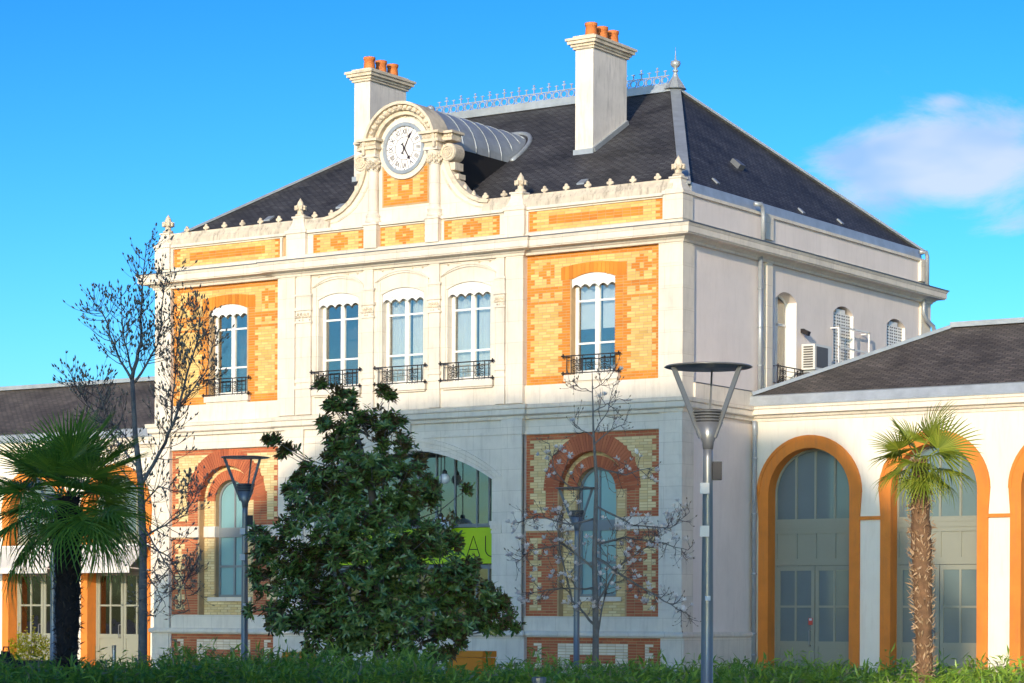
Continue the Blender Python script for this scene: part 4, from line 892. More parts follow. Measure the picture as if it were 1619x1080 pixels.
# ------------------------------------------------------------------ side wings
def wing(name, label, x0, x1, sgn):
    W_ = thing(name, label, 'building', ((x0 + x1) / 2, 6.6, 0)); yw = 3.3
    cen = [1.48 + 3.12 * i for i in range(4)] if sgn > 0 else [-17.05 - 3.12 * i for i in range(5)]
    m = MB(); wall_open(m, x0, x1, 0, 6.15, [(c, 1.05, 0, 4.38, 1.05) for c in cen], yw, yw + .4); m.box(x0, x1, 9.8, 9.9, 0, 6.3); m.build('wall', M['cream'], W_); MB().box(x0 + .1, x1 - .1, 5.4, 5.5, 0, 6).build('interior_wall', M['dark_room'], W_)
    fa, fb = (x0 + .02, x1) if sgn > 0 else (x0, x1 - .02)
    c = MB(); c.sweep([(fa, yw), (fb, yw)], [(-.3, 6.08), (.03, 6.08), (.04, 6.14), (.10, 6.16), (.14, 6.22), (.24, 6.23), (.24, 6.34), (.27, 6.36), (.28, 6.42), (-.3, 6.42)]); c.build('cornice', M['stone'], W_)
    z = MB(); z.sweep([(fa, yw), (fb, yw)], [(-.3, 6.425), (.30, 6.425), (.30, 6.45), (.27, 6.46), (.22, 6.66), (.16, 6.69), (-.3, 6.69)]); zo = z.build('gutter', M['zinc'], W_)
    ye, ze, yr, zr = yw - .18, 6.69, 6.62, 8.42; run = yr - ye
    xa = x0 + .05 if sgn > 0 else x1 - .05; xr = xa + sgn * run; xe = x1 if sgn > 0 else x0
    if sgn > 0: q = [((xa, ye, ze), (xe, ye, ze), (xe, yr, zr), (xr, yr, zr)), ((xa, 2 * yr - ye, ze), (xa, ye, ze), (xr, yr, zr)), ((xe, 2 * yr - ye, ze), (xa, 2 * yr - ye, ze), (xr, yr, zr), (xe, yr, zr))]
    else: q = [((xe, ye, ze), (xa, ye, ze), (xr, yr, zr), (xe, yr, zr)), ((xa, ye, ze), (xa, 2 * yr - ye, ze), (xr, yr, zr)), ((xa, 2 * yr - ye, ze), (xe, 2 * yr - ye, ze), (xe, yr, zr), (xr, yr, zr))]
    if sgn < 0: q = [((xe, ye, ze), (xa, ye, ze), (xa, yr, zr), (xe, yr, zr)), ((xa, 2 * yr - ye, ze), (xe, 2 * yr - ye, ze), (xe, yr, zr), (xa, yr, zr))]; xr = xa
    rf = quad_uv('roof', q, M['slate_b'], W_)
    h = MB(); h.bar((xr, yr, zr + .04), (xe, yr, zr + .04), .3, .12)
    if sgn > 0: h.bar((xa, ye, ze + .03), (xr, yr, zr + .03), .22, .08)
    h.build('ridge_flashing', M['zinc'], rf)
    # arches
    ar = MB(); ar2 = MB()
    for cx in cen:
        ar.ring([(cx - 1.045, .0), (cx - 1.045, 3.83)] + rad_arc(cx, 4.38, 1.045, 180, 0, 24) + [(cx + 1.045, 3.83), (cx + 1.045, 0)],
                [(cx - 1.30, .0), (cx - 1.30, 3.83)] + rad_arc(cx, 4.38, 1.34, 180, 0, 24) + [(cx + 1.30, 3.83), (cx + 1.30, 0)], yw - .05, yw + .34)
        ar.ring(rad_arc(cx, 4.38, 1.27, 180, 0, 24), rad_arc(cx, 4.38, 1.345, 180, 0, 24), yw - .068, yw + .1)
    ar.build('arch_surround', M['orange_paint'], W_)
    bnd = MB(); xs_ = sorted(cen)
    for a, b in zip(xs_, xs_[1:]): bnd.box(a + 1.29, b - 1.29, yw - .055, yw + .1, 3.74, 3.82)
    islands(bnd, 'impost_band', M['orange_paint'], W_)
    for i, cx in enumerate(cen):
        y = yw + .30; d = MB(); w = 1.045
        d.ring(rad_arc(cx, 4.38, w - .05, 180, 0, 24), rad_arc(cx, 4.38, w, 180, 0, 24), y, y + .06)
        d.box(cx - w, cx - w + .05, y, y + .06, 0, 4.38); d.box(cx + w - .05, cx + w, y, y + .06, 0, 4.38)
        d.box(cx - w + .05, cx + w - .05, y - .01, y + .06, 3.68, 3.80); d.box(cx - w + .05, cx + w - .05, y - .018, y + .06, 3.56, 3.64)
        d.box(cx - w + .05, cx + w - .05, y, y + .06, 3.64, 3.68); d.box(cx - w + .05, cx + w - .05, y, y + .06, 3.46, 3.56)
        d.box(cx - w + .05, cx + w - .05, y - .005, y + .06, 2.72, 2.88)
        for t in (-.5, 0, .5):
            x = cx + t * (2 * w - .1) / 2; hz = 4.38 + math.sqrt(max(0, (w - .03) ** 2 - (x - cx) ** 2)); d.box(x - .025, x + .025, y, y + .06, 3.8, hz); d.box(x - .03, x + .03, y, y + .06, 2.88, 3.46)
        d.box(cx - w + .05, cx + w - .05, y + .03, y + .05, 2.88, 3.46)
        do = d.build('door_frame', M['door'], W_)
        MB().prism([(cx - w + .03, 3.78)] + [(cx + w - .03, 3.78)] + rad_arc(cx, 4.38, w - .03, 0, 180, 20), y + .035, y + .04).build('fanlight_pane', M['grey_pane'], do)
        for s in (-1, 1):
            a, b = sorted((cx + s * .008, cx + s * (w - .052))); l = MB(); yy = y + .005
            l.box(a, a + .09, yy, yy + .05, .02, 2.71); l.box(b - .09, b, yy, yy + .05, .02, 2.71); l.box(a + .09, b - .09, yy, yy + .05, 2.60, 2.71); l.box(a + .09, b - .09, yy, yy + .05, .84, .96)
            l.box(a + .09, b - .09, yy, yy + .05, .02, .14); mid = (a + b) / 2; l.box(mid - .025, mid + .025, yy, yy + .05, .96, 2.60); l.box(a + .09, mid - .025, yy, yy + .05, 1.74, 1.79); l.box(mid + .025, b - .09, yy, yy + .05, 1.74, 1.79)
            l.box(a + .09, b - .09, yy + .02, yy + .04, .14, .84); lo = l.build('door_leaf', M['door'], W_)
            for p0, p1 in ((a + .09, mid - .025), (mid + .025, b - .09)):
                for z0, z1 in ((.96, 1.74), (1.79, 2.60)): MB().box(p0, p1, yy + .022, yy + .028, z0, z1).build('pane', M['grey_pane' if sgn > 0 else 'glass_dark'], lo)
            if s < 0: MB().tube([(cx - .10, yy + .02, 1.22), (cx - .10, yy - .07, 1.22), (cx - .10, yy - .085, 1.2), (cx - .10, yy - .085, .88), (cx - .10, yy - .07, .86), (cx - .10, yy + .02, .86)], .014, 6).build('handle', M['steel'], lo)
        if sgn > 0 and i == 0:
            k_ = MB().box(cx - .16, cx - .05, yw + .29, yw + .30, 1.34, 1.50).build('notice', M['sticker_red'], do); MB().box(cx - .14, cx - .07, yw + .286, yw + .289, 1.44, 1.49).build('notice_print', M['sticker'], do)
    return W_
WR = wing('station_wing', 'low station wing with arched grey doors and slate roof, right of the clock building', 0.0, 13.6, 1)
WLf = wing('station_wing', 'low station wing with awnings behind the dark palm, left of the clock building', -32.0, XL, -1)
pp = MB(); pp.tube([(.13, 3.12, 6.1), (.13, 3.14, 5.9), (.10, 3.2, 5.7), (.10, 3.2, .05)], .055, 10)
for z in (5.2, 3.9, 2.5, 1.1, .6): pp.lathe((.10, 3.2, z), [(.066, 0), (.066, .05)], 10)
pp.build('downpipe', M['zinc'], WR, True)
# awnings over the left wing doors
for i, cx in enumerate((-20.17, -23.29)):
    a = thing('awning', ('white cloth awning above the beige door beside the bare magnolia trunk', 'white cloth awning above the left door behind the yellow shrub')[i], 'awning', (cx, 3.2, 2.75), 'awnings on the left wing')
    m = MB(); m.prism([(2.42, 2.80), (3.22, 3.45), (3.22, 3.48), (2.42, 2.83)], cx - 1.32, cx + 1.32, lambda u, d, z: (d, u, z)); m.build('cloth', M['awning'], a, fix=True)
    m = MB(); m.box(cx - 1.32, cx + 1.32, 2.405, 2.42, 2.66, 2.83); m.build('valance', M['awning'], a)
    m = MB(); m.bar((cx - 1.3, 2.44, 2.80), (cx - 1.3, 3.25, 2.75), .03); m.bar((cx + 1.3, 2.44, 2.80), (cx + 1.3, 3.25, 2.75), .03); m.bar((cx - 1.32, 3.2, 3.44), (cx + 1.32, 3.2, 3.44), .06); m.build('awning_arm', M['white'], a)

# ------------------------------------------------------------------ unseen town house added behind the camera, roofline shaped to shade the lower front
def unseen_town_house():
    T = thing('unseen_town_house', 'unseen tall town house added across the square to shade the station front', 'building', (11, -66, 0))
    k = 62.0; dx = .30 * k; dz = .228 * k
    x0, x1, ze, zr = -15.7 + dx, 6.45 + dx, 2.4 + dz, 6.62 + dz; y1, y0 = -62.0, -72.0
    MB().box(x0, x1, y0, y1, 0, ze).build('wall', M['town'], T)
    a, b, c, d = (x0, y1, ze), (x1, y1, ze), (x1, y0, ze), (x0, y0, ze); ym = y1 - .3
    l, r = (-8.6 + dx, ym, zr), (3.2 + dx, ym, zr); l2, r2 = (l[0], y0 + .3, zr), (r[0], y0 + .3, zr)
    m = MB(); m.add([a, b, c, d, l, r, l2, r2], [(1, 0, 4, 5), (2, 1, 5, 7), (3, 2, 7, 6), (0, 3, 6, 4), (4, 6, 7, 5)]); rf = m.build('roof', M['town_roof'], T, fix=True)
    MB().box(x1 + .003, x1 + 2.0, y0, y1, 0, -2.5 + dz).build('shade_annex', M['town'], T)  # added low block, height set to shade the lower lamp pole
    for f in range(5):
        for i in range(9):
            x = x0 + 1.6 + i * (x1 - x0 - 3.2) / 8; z = 1.0 + f * 3.1
            w = MB().box(x - .6, x + .6, y1 - .02, y1 + .04, z, z + 1.9).build('window', M['white'], T); MB().box(x - .5, x + .5, y1 + .041, y1 + .05, z + .1, z + 1.8).build('pane', M['teal_pane'], w)
unseen_town_house()

# ------------------------------------------------------------------ planting bed
def gpos(px, D): p = at(px, 900, D); return Vector((p.x, p.y, 0))
bed = MB(); c_ = [gpos(-120, 29), gpos(1760, 29), gpos(1760, 38), gpos(-120, 38)]
bed.add([(p.x, p.y, .0) for p in c_] + [(p.x, p.y, .06) for p in c_], [(4, 5, 6, 7), (0, 1, 5, 4), (1, 2, 6, 5), (2, 3, 7, 6), (3, 0, 4, 7)])
bed.build('planting_bed', M['soil'], None)['kind'] = 'structure'

# ------------------------------------------------------------------ street lamps
def street_lamp(px, D, z, label, boxes=True):
    p = gpos(px, D); k = z / 4.35; T = thing('street_lamp', label, 'street lamp', p, 'street lamps on the square'); X, Y = p.x, p.y
    MB().lathe((X, Y, 0), [(.10, 0), (.10, .04), (.068, .06), (.066, 1.6), (.054, 3.3 * k), (.052, 3.48 * k)], 16).build('pole', M['lamp_grey'], T, True)
    cone = MB(); pr = [(.055, 3.42 * k), (.065, 3.50 * k), (.165, 3.72 * k)]; cone.lathe((X, Y, 0), pr, 20)
    hd_ = cone.build('lamp_head', M['lamp_grey'], T, True)
    sl_ = MB()
    for i in range(4): sl_.lathe((X, Y, 0), [(.15, (3.735 + i * .032) * k), (.166 + .008 * i, (3.737 + i * .032) * k), (.170 + .008 * i, (3.752 + i * .032) * k), (.15, (3.754 + i * .032) * k)], 20)
    sl_.build('louvre_ring', M['lamp_grey'], hd_); MB().lathe((X, Y, 0), [(.15, 3.70 * k), (.158, 3.86 * k), (.10, 3.862 * k)], 16).build('lamp_core', M['lamp_dark'], hd_)
    MB().lathe((X, Y, 0), [(.46, z - .016), (.485, z - .008), (.47, z + .004), (.25, z + .015), (.02, z + .02)], 32).build('canopy', M['lamp_grey'], T, True)
    for i in range(3):
        a = R(200 + 120 * i) + YAW; u = Vector((math.cos(a), math.sin(a), 0)); base = Vector((X, Y, 0))
        MB().bar(base + u * .085 + Vector((0, 0, 3.55 * k)), base + u * .42 + Vector((0, 0, z - .015)), .018, .055, u).build('arm', M['lamp_grey'], T)
    if boxes:
        v = RT * .1; cm_ = MB(); cm_.obox((X + v.x, Y + v.y, 3.18 * k), RT * .05, FW * .05, UP * .10); cm_.bar((X, Y, 3.2 * k), (X + v.x, Y + v.y, 3.2 * k), .03); cm_.build('camera_box', M['lamp_dark'], T)
        for zz in (2.98, 2.50): MB().obox((X - RT.x * .04 - FW.x * .07, Y - RT.y * .04 - FW.y * .07, zz * k), RT * .05, FW * .02, UP * .06).build('sensor_box', M['plastic_w'], T)
        MB().obox((X - FW.x * .068, Y - FW.y * .068, 1.71), RT * .03, FW * .003, UP * .025).build('sticker', M['sticker'], T)
    return T
street_lamp(1118.5, 27, 4.25, 'tallest grey street lamp with a disc top, right of the flowering magnolia')
street_lamp(387, 48, 4.58, 'grey street lamp with a disc top, between bare tree and evergreen magnolia')
street_lamp(912, 53, 4.27, 'grey street lamp half hidden behind the flowering magnolia', False)
street_lamp(85, 50, 4.45, 'pale grey lamp pole standing right beside the dark palm trunk', False)

# ------------------------------------------------------------------ bollards, bench, boxes
def bollard(px, D, ztop, label, r=.05, mat='lamp_grey'):
    p = gpos(px, D); T = thing('bollard', label, 'bollard', p, 'bollards')
    MB().lathe(p, [(r, 0), (r, ztop - .05), (r * 1.12, ztop - .045), (r * 1.12, ztop - .01), (r * .8, ztop)], 14).build('post', M[mat], T); MB().obox((p.x - FW.x * r, p.y - FW.y * r, ztop - .28), RT * .014, FW * .006, UP * .16).build('reflective_strip', M['plastic_w'], T)
bollard(181, 60, .76, 'slim dark bollard in front of the beige door of the left wing')
bollard(272, 61, .70, 'slim dark bollard at the left corner of the brick plinth')
bollard(368, 59, .72, 'slim dark bollard beside the lamp pole left of the evergreen magnolia')
bollard(853, 24, .915, 'blue grey bollard top close to the viewer in front of the hedge', .065)
def orange_box(px, D, w, ztop, label):
    p = gpos(px, D); T = thing('orange_box', label, 'box', p, 'orange boxes by the porch')
    MB().box(p.x - w / 2, p.x + w / 2, p.y - .25, p.y + .25, .08, ztop - .14).build('body', M['orange_box'], T); MB().box(p.x - w / 2 - .015, p.x + w / 2 + .015, p.y - .265, p.y + .265, ztop - .13, ztop).build('lid', M['orange_box'], T)
    m = MB()
    for sx in (-1, 1): m.box(p.x + sx * w * .4 - .04, p.x + sx * w * .4 + .04, p.y - .2, p.y + .2, 0, .08)
    m.build('foot', M['iron'], T)
orange_box(745, 53, .95, .76, 'wide orange box behind the hedge, right of the evergreen magnolia trunk'); orange_box(474, 54, .5, .70, 'narrow orange box seen left of the evergreen magnolia trunk')
def bench():
    p = gpos(12, 40); T = thing('park_bench', 'dark slatted bench beside the dark palm trunk', 'bench', p); L = .78
    f = lambda u, d, z: p + RT * u + FW * d + UP * z
    for i, (d, z) in enumerate(((-.22, .45), (-.09, .45), (.04, .45), (.17, .45))): MB().obox(f(0, d, z), RT * L, FW * .055, UP * .02).build('seat_slat', M['bench'], T)
    for z in (.58, .70): MB().obox(f(0, .27 + (z - .5) * .2, z), RT * L, FW * .02, UP * .05).build('back_slat', M['bench'], T)
    for u in (-.6, .6):
        m = MB(); m.bar(f(u, -.2, 0), f(u, -.2, .43), .05); m.bar(f(u, .24, 0), f(u, .33, .74), .05); m.bar(f(u, -.25, .42), f(u, .26, .42), .05, .03); m.build('leg', M['iron'], T)
    q = f(-.02, .0, .47); B2 = thing('bag', 'dark rounded bag resting on the bench at the left edge', 'bag', q)
    m = MB(); pts = []
    m.lathe(q, [(.02, 0), (.15, .01), (.19, .12), (.17, .26), (.10, .38), (.03, .43)], 14); o = m.build('body', M['leather'], B2, True); MB().tube([q + Vector((.08, 0, .40)), q + Vector((.05, 0, .50)), q + Vector((-.05, 0, .50)), q + Vector((-.08, 0, .40))], .012, 6).build('strap', M['leather'], B2)
bench()

# ------------------------------------------------------------------ plants
def leafq(mb, base, d, nrm, ln, w, fold=.25, bend=.15):
    """pointed leaf folded on its midrib: base point, direction, normal"""
    d = d.normalized(); s = d.cross(nrm); s = s.normalized() if s.length > 1e-6 else d.orthogonal().normalized(); n = s.cross(d)
    m1 = base + d * (ln * .45) + n * (-fold * w * .5); tip = base + d * ln - n * (bend * ln); e1 = base + d * (ln * .5) + s * (w / 2); e2 = base + d * (ln * .5) - s * (w / 2)
    b = len(mb.v); mb.v += [tuple(base), tuple(e1), tuple(m1), tuple(e2), tuple(tip)]; mb.f += [(b, b + 1, b + 2), (b, b + 2, b + 3), (b + 2, b + 1, b + 4), (b + 3, b + 2, b + 4)]
def leafo(mb, base, d, nrm, ln, w, fold=.25, bend=.15):
    """broad oval leaf folded on its midrib"""
    d = d.normalized(); s = d.cross(nrm); s = s.normalized() if s.length > 1e-6 else d.orthogonal().normalized(); n = s.cross(d); b = len(mb.v); mb.v.append(tuple(base))
    for t, q in ((.28, .78), (.66, .92)):
        c = base + d * (ln * t) - n * (bend * ln * t * t); mb.v += [tuple(c + s * (w / 2 * q)), tuple(c - n * (fold * w * .4)), tuple(c - s * (w / 2 * q))]
    mb.v.append(tuple(base + d * ln - n * (bend * ln)))
    mb.f += [(b, b + 1, b + 2), (b, b + 2, b + 3), (b + 1, b + 4, b + 5, b + 2), (b + 2, b + 5, b + 6, b + 3), (b + 4, b + 7, b + 5), (b + 5, b + 7, b + 6)]
def rvec(z0=-1): 
    while True:
        v = Vector((random.uniform(-1, 1), random.uniform(-1, 1), random.uniform(z0, 1)))
        if .05 < v.length < 1: return v.normalized()

# --- hedge of dwarf bamboo
hd1, hd2 = MB(), MB(); random.seed(3)
for i in range(4600):
    D = 29.2 + 8.2 * random.random() ** 1.3; px = random.uniform(-60, 1680); p = gpos(px, D)
    h = .84 - (.10 if px < 260 or px > 690 else 0) - .10 * math.exp(-((px - 748) / 40) ** 2) + .07 * math.sin(px * .013 + D) + .05 * math.sin(px * .037 + 2 * D) + random.gauss(0, .045) 
    if abs(px - 1118) < 14 and D < 29.6: continue
    tall = random.random() < .035
    if tall: h += random.uniform(.08, .24)
    for k_ in range(4 if tall else 8):
        b = p + Vector((random.gauss(0, .05), random.gauss(0, .05), h - random.uniform(0, .34 if not tall else .2)))
        d = rvec(-.3); d.z = d.z * .8 + .25
        leafq(hd2 if random.random() < .06 else hd1, b, d, Vector((0, 0, 1)) + rvec() * .6, random.uniform(.11, .23), random.uniform(.022, .042), .3, random.uniform(.05, .4))
    if tall: hd1.tube([p + Vector((0, 0, h - .4)), p + Vector((0, 0, h))], .004, 3)
HG = tag(hd1.build('bamboo_hedge', M['bamboo'], None), 'long low bamboo hedge across the foreground', 'hedge'); HG['kind'] = 'stuff'
o = hd2.build('pale_leaves', M['bamboo_pale'], HG); o['kind'] = 'stuff'

# --- fan palms
def fan_leaf(r, n, pet, droop, spread, seed, w=.040):
    rnd = random.Random(seed); m = MB()
    m.tube([(0, 0, 0), (pet * .5, 0, .01), (pet, 0, 0)], [.012, .009, .007], 5)
    for i in range(n):
        a = R(-spread + 2 * spread * i / (n - 1)); ln = r * (.80 + .2 * math.cos(a * .75)) * rnd.uniform(.93, 1.04); c, s = math.cos(a), math.sin(a)
        tipd = droop * rnd.uniform(.6, 1.4); cup = .10 * (1 - math.cos(a))
        pts = []
        for t in (0.03, .35, .62, .85, 1.0): pts.append(Vector((pet + c * ln * t, s * ln * t, cup * t * ln * 2 - tipd * ln * t * t * t)))
        ws = [.006, w * .62, w * .60, w * .34, .002]; sd_ = Vector((-s, c, 0)); b = len(m.v)
        for p, ww in zip(pts, ws): m.v += [tuple(p + sd_ * ww / 2), tuple(p + Vector((0, 0, -ww * .35))), tuple(p - sd_ * ww / 2)]
        for j in range(4): m.f += [(b + 3 * j, b + 3 * j + 1, b + 3 * j + 4, b + 3 * j + 3), (b + 3 * j + 1, b + 3 * j + 2, b + 3 * j + 5, b + 3 * j + 4)]
    return m
def palm(px, D, zc, label, r, pet, fronds, trunk, leafm, fibm, stubm, nstub, lean=0.0, seed=1):
    rnd = random.Random(seed); p = gpos(px, D); T = thing('fan_palm', label, 'palm tree', p, 'fan palms'); top = p + Vector((lean, 0, zc))
    pts = []; rs = []
    for i in range(33):
        t = i / 32; pts.append(p + (top - p) * t); rr = trunk[0] + (trunk[1] - trunk[0]) * min(1, t / .7) if t < .7 else trunk[1] + (trunk[2] - trunk[1]) * (t - .7) / .3
        rs.append(rr * (1 + .07 * math.sin(i * 2.4) + rnd.uniform(-.04, .04)))
    tr = MB().tube(pts, rs, 14).build('trunk', M[fibm], T, True); sbm = MB()
    for i in range(nstub):                           # torn leaf bases and fibre round the trunk
        t = rnd.random() ** .9; a = rnd.uniform(0, 2 * math.pi); u = Vector((math.cos(a), math.sin(a), 0)); c = p + (top - p) * t; rr = rs[int(t * 32)]
        b = c + u * rr * .93; d = u * rnd.uniform(.3, 1.0) + Vector((0, 0, rnd.choice((1, 1, 1, -.6)) * rnd.uniform(.4, 1.0))) + Vector((-u.y, u.x, 0)) * rnd.uniform(-.6, .6)
        leafq(sbm, b, d, u, rnd.uniform(.05, .13), rnd.uniform(.012, .035), .5, rnd.uniform(-.2, .3))
    o = sbm.build('fibre', M[stubm], tr); o['kind'] = 'stuff'
    var = [fan_leaf(r * (.9 + .1 * k_), 38 if r > .6 else 27, pet, dr, sp, 10 + k_).mesh('frond', M[leafm], origin=Vector((0, 0, 0)))[0] for k_, (dr, sp) in enumerate(((.12, 112), (.30, 118), (.5, 105), (.20, 95)))]
    for i, (az, el, roll, v, k_) in enumerate(fronds):
        o = place('frond', var[v], top + Vector((0, 0, rnd.uniform(-.16, .05))), T); o.rotation_mode = 'XYZ'
        o.matrix_parent_inverse = Matrix.Identity(4)
        mt = Matrix.Rotation(az, 4, 'Z') @ Matrix.Rotation(-el, 4, 'Y') @ Matrix.Rotation(roll, 4, 'X'); o.rotation_euler = mt.to_euler('XYZ'); o.scale = (k_, k_, k_)
VA = math.atan2(RT.y, RT.x)                           # azimuth of the picture's right-hand side
rnd = random.Random(5); fl = []
for i in range(35):
    el = R(78 - 125 * (i / 34) ** .95 + rnd.uniform(-8, 8)); fl.append((i * 2.39996 + rnd.uniform(-.2, .2), el, rnd.uniform(-.35, .35), 0 if el > .4 else (1 if el > -.2 else 2), rnd.uniform(.88, 1.1)))
palm(106, 33, 3.08, 'dark green fan palm with thick shaggy black trunk, before the left wing', .78, .60, fl, (.115, .175, .14), 'palm_leaf', 'palm_fibre_d', 'palm_stub_d', 900, .03, 2)
fr_ = [(VA + R(150), R(62), .2, 0, 1.0), (VA + R(175), R(30), .5, 0, .95), (VA + R(20), R(58), -.9, 3, .95), (VA + R(-5), R(38), 1.1, 3, 1.0), (VA + R(-60), R(10), .2, 2, .85), (VA + R(-110), R(-8), -.2, 2, .85),
       (VA + R(-160), R(2), .2, 1, .9), (VA + R(185), R(-15), -.2, 2, .8), (VA + R(-20), R(-5), .1, 2, .95), (VA + R(5), R(-25), .2, 2, .8), (VA + R(-85), R(-30), 0, 2, .8), (VA + R(-40), R(-40), 0, 2, .7), (VA + R(-135), R(-40), 0, 2, .7), (VA + R(120), R(60), 0, 0, .85)]
palm(1466, 31, 3.50, 'slender sunlit fan palm with shaggy brown trunk in front of the arched doors', .48, .30, fr_, (.085, .13, .10), 'palm_leaf_y', 'palm_fibre', 'palm_stub', 1100, -.12, 4)

# --- branching trees given by their main limbs (pixels), twigs grown along them
def grow(limbs, D, rnd, twig_len, density, up, tipfn, wood, spread=.5, n_sub=4, rt=.012, thick=1.0):
    twig = MB()
    for pts, r0, r1, dens in limbs:
        P = []
        for j, q in enumerate(pts): P.append(at(q[0], q[1], D + (q[2] if len(q) > 2 else 0)))
        Q = []
        for a, b in zip(P, P[1:]):
            for t in (0, .25, .5, .75): Q.append(a.lerp(b, t) + Vector((rnd.gauss(0, .008), rnd.gauss(0, .008), rnd.gauss(0, .008))))
        Q.append(P[-1]); n = len(Q); rad = [thick * (r0 + (r1 - r0) * i / (n - 1)) for i in range(n)]; wood.tube(Q, rad, 8)
        total = sum((b - a).length for a, b in zip(Q, Q[1:])); cnt_ = int(total * density * dens)
        for c in range(cnt_):
            t = .12 + .88 * (c + rnd.random()) / max(1, cnt_); i = min(n - 2, int(t * (n - 1))); b0 = Q[i].lerp(Q[i + 1], rnd.random()); ax = (Q[i + 1] - Q[i]).normalized()
            a = rnd.uniform(0, 2 * math.pi); o1 = ax.orthogonal().normalized(); o2 = ax.cross(o1); d = (ax * rnd.uniform(.2, .7) + (o1 * math.cos(a) + o2 * math.sin(a)) * rnd.uniform(.6, 1.0)).normalized()
            ln = twig_len * rnd.uniform(.45, 1.15) * (1.15 - .6 * t); tw = [b0]; dd = d.copy()
            for k_ in range(4):
                dd = (dd + Vector((rnd.gauss(0, .16), rnd.gauss(0, .16), rnd.gauss(0, .10) + up * .22))).normalized(); tw.append(tw[-1] + dd * ln / 4)
            twig.tube(tw, [min(rad[i] * .6, rt), rt * .7, rt * .55, rt * .42, rt * .3], 4); tipfn(tw[-1], dd)
            for k_ in range(n_sub):
                i2 = rnd.randint(1, 3); b2 = tw[i2].lerp(tw[i2 + 1], rnd.random()); d2 = (dd + rvec() * spread * 1.4 + Vector((0, 0, up * .4))).normalized(); l2 = rnd.uniform(.08, .26); e2 = b2 + d2 * l2; mid = b2.lerp(e2, .5) + Vector((0, 0, -.012)); twig.tube([b2, mid, e2], [rt * .42, rt * .34, rt * .26], 3, False); tipfn(e2, d2)
    return twig
def spindle(mb, p, d, ln, w):
    d = d.normalized(); s = d.orthogonal().normalized(); t = d.cross(s); m = p + d * ln * .4; b = len(mb.v)
    mb.v += [tuple(p)] + [tuple(m + v * w) for v in (s, t, -s, -t)] + [tuple(p + d * ln)]
    for i in range(4): j = (i + 1) % 4; mb.f += [(b, b + 1 + j, b + 1 + i), (b + 1 + i, b + 1 + j, b + 5)]
random.seed(11); rnd = random.Random(11)
# bare magnolia at the left
D = 42; T = thing('bare_magnolia', 'tall bare magnolia with grey trunk and brown buds at the left corner', 'tree', gpos(226, D)); wood = MB(); bd_ = MB()
g0 = gpos(226, D)
wood.tube([g0, at(226, 980, D), at(226, 850, D), at(222, 760, D), at(214, 690, D), at(209, 600, D)], [.085, .075, .066, .055, .045, .036], 12)
def budtip(p, d):
    spindle(bd_, p, d + Vector((0, 0, .5)), rnd.uniform(.06, .10), rnd.uniform(.013, .019))
    if rnd.random() < .35: spindle(bd_, p, d + rvec() * .9, rnd.uniform(.05, .08), .013)
limbs = [([(209, 600), (222, 540), (224, 470), (232, 385)], .045, .006, 1.1), ([(207, 600), (185, 560, .2), (165, 500, .3), (148, 480, .35)], .03, .006, 1.1), ([(210, 590), (196, 540, -.2), (190, 470, -.3)], .025, .006, 1), ([(214, 605), (250, 545, .2), (262, 430, .2)], .03, .006, 1.1),
         ([(222, 770), (262, 700, -.1), (284, 640, -.2), (312, 540, -.2), (318, 490, -.2)], .045, .008, 1.2), ([(285, 640, -.2), (325, 590, -.3), (338, 535, -.3)], .022, .006, 1.1), ([(270, 680, -.1), (276, 590, .2), (290, 480, .3)], .022, .006, 1.1),
         ([(218, 740), (180, 690, .3), (140, 640, .5), (112, 595, .6)], .028, .006, 1.2), ([(216, 710), (170, 660, -.3), (150, 600, -.4)], .022, .006, 1.1), ([(226, 850), (262, 830, -.2), (300, 800, -.3), (318, 770, -.4)], .026, .006, 1.1),
         ([(227, 860), (268, 880, .2), (290, 920, .3), (300, 968, .3)], .02, .006, 1.0), ([(226, 830), (250, 870, -.4), (285, 930, -.5), (308, 900, -.5)], .02, .006, 1.1), ([(228, 900), (248, 930), (262, 960)], .016, .006, 1), ([(224, 800), (250, 770, .3), (300, 780, .5)], .02, .006, 1), ([(223, 780), (190, 740, .4), (170, 720, .5)], .018, .006, 1)]
tg = grow(limbs, D, rnd, .58, 15.0, .72, budtip, wood, .5, 4, .009, .80)
wood.build('trunk', M['bark_g'], T, True); tg.build('twigs', M['bark_d'], T, True)['kind'] = 'stuff'; bd_.build('buds', M['bud'], T)['kind'] = 'stuff'
# flowering magnolia at the right bay
D = 48; T = thing('flowering_magnolia', 'slender magnolia with pale pink blossoms before the right brick bay', 'tree', gpos(942, D)); wood = MB(); bd_ = MB(); pe = MB(); g0 = gpos(942, D)
wood.tube([g0, at(942, 1000, D), at(940, 880, D), at(943, 760, D), at(938, 680, D), at(936, 586, D)], [.070, .064, .052, .038, .022, .006], 10)
def flower(p, d):
    z = p.z; q = rnd.random()
    if q < (.24 if z < 5.0 else .06):
        k = rnd.uniform(.8, 1.25); ax = (d + Vector((0, 0, 1.2))).normalized(); o1 = ax.orthogonal().normalized(); o2 = ax.cross(o1)
        for i in range(7):
            a = i * 2 * math.pi / 7 + rnd.uniform(-.3, .3); u = o1 * math.cos(a) + o2 * math.sin(a); leafo(pe, p, (ax * rnd.uniform(.4, 1) + u * rnd.uniform(.3, 1.0)), u, .088 * k, .044 * k, -.4, rnd.uniform(-.3, .4))
    elif q < .75: spindle(bd_, p, d + Vector((0, 0, .5)), rnd.uniform(.05, .08), rnd.uniform(.011, .017))
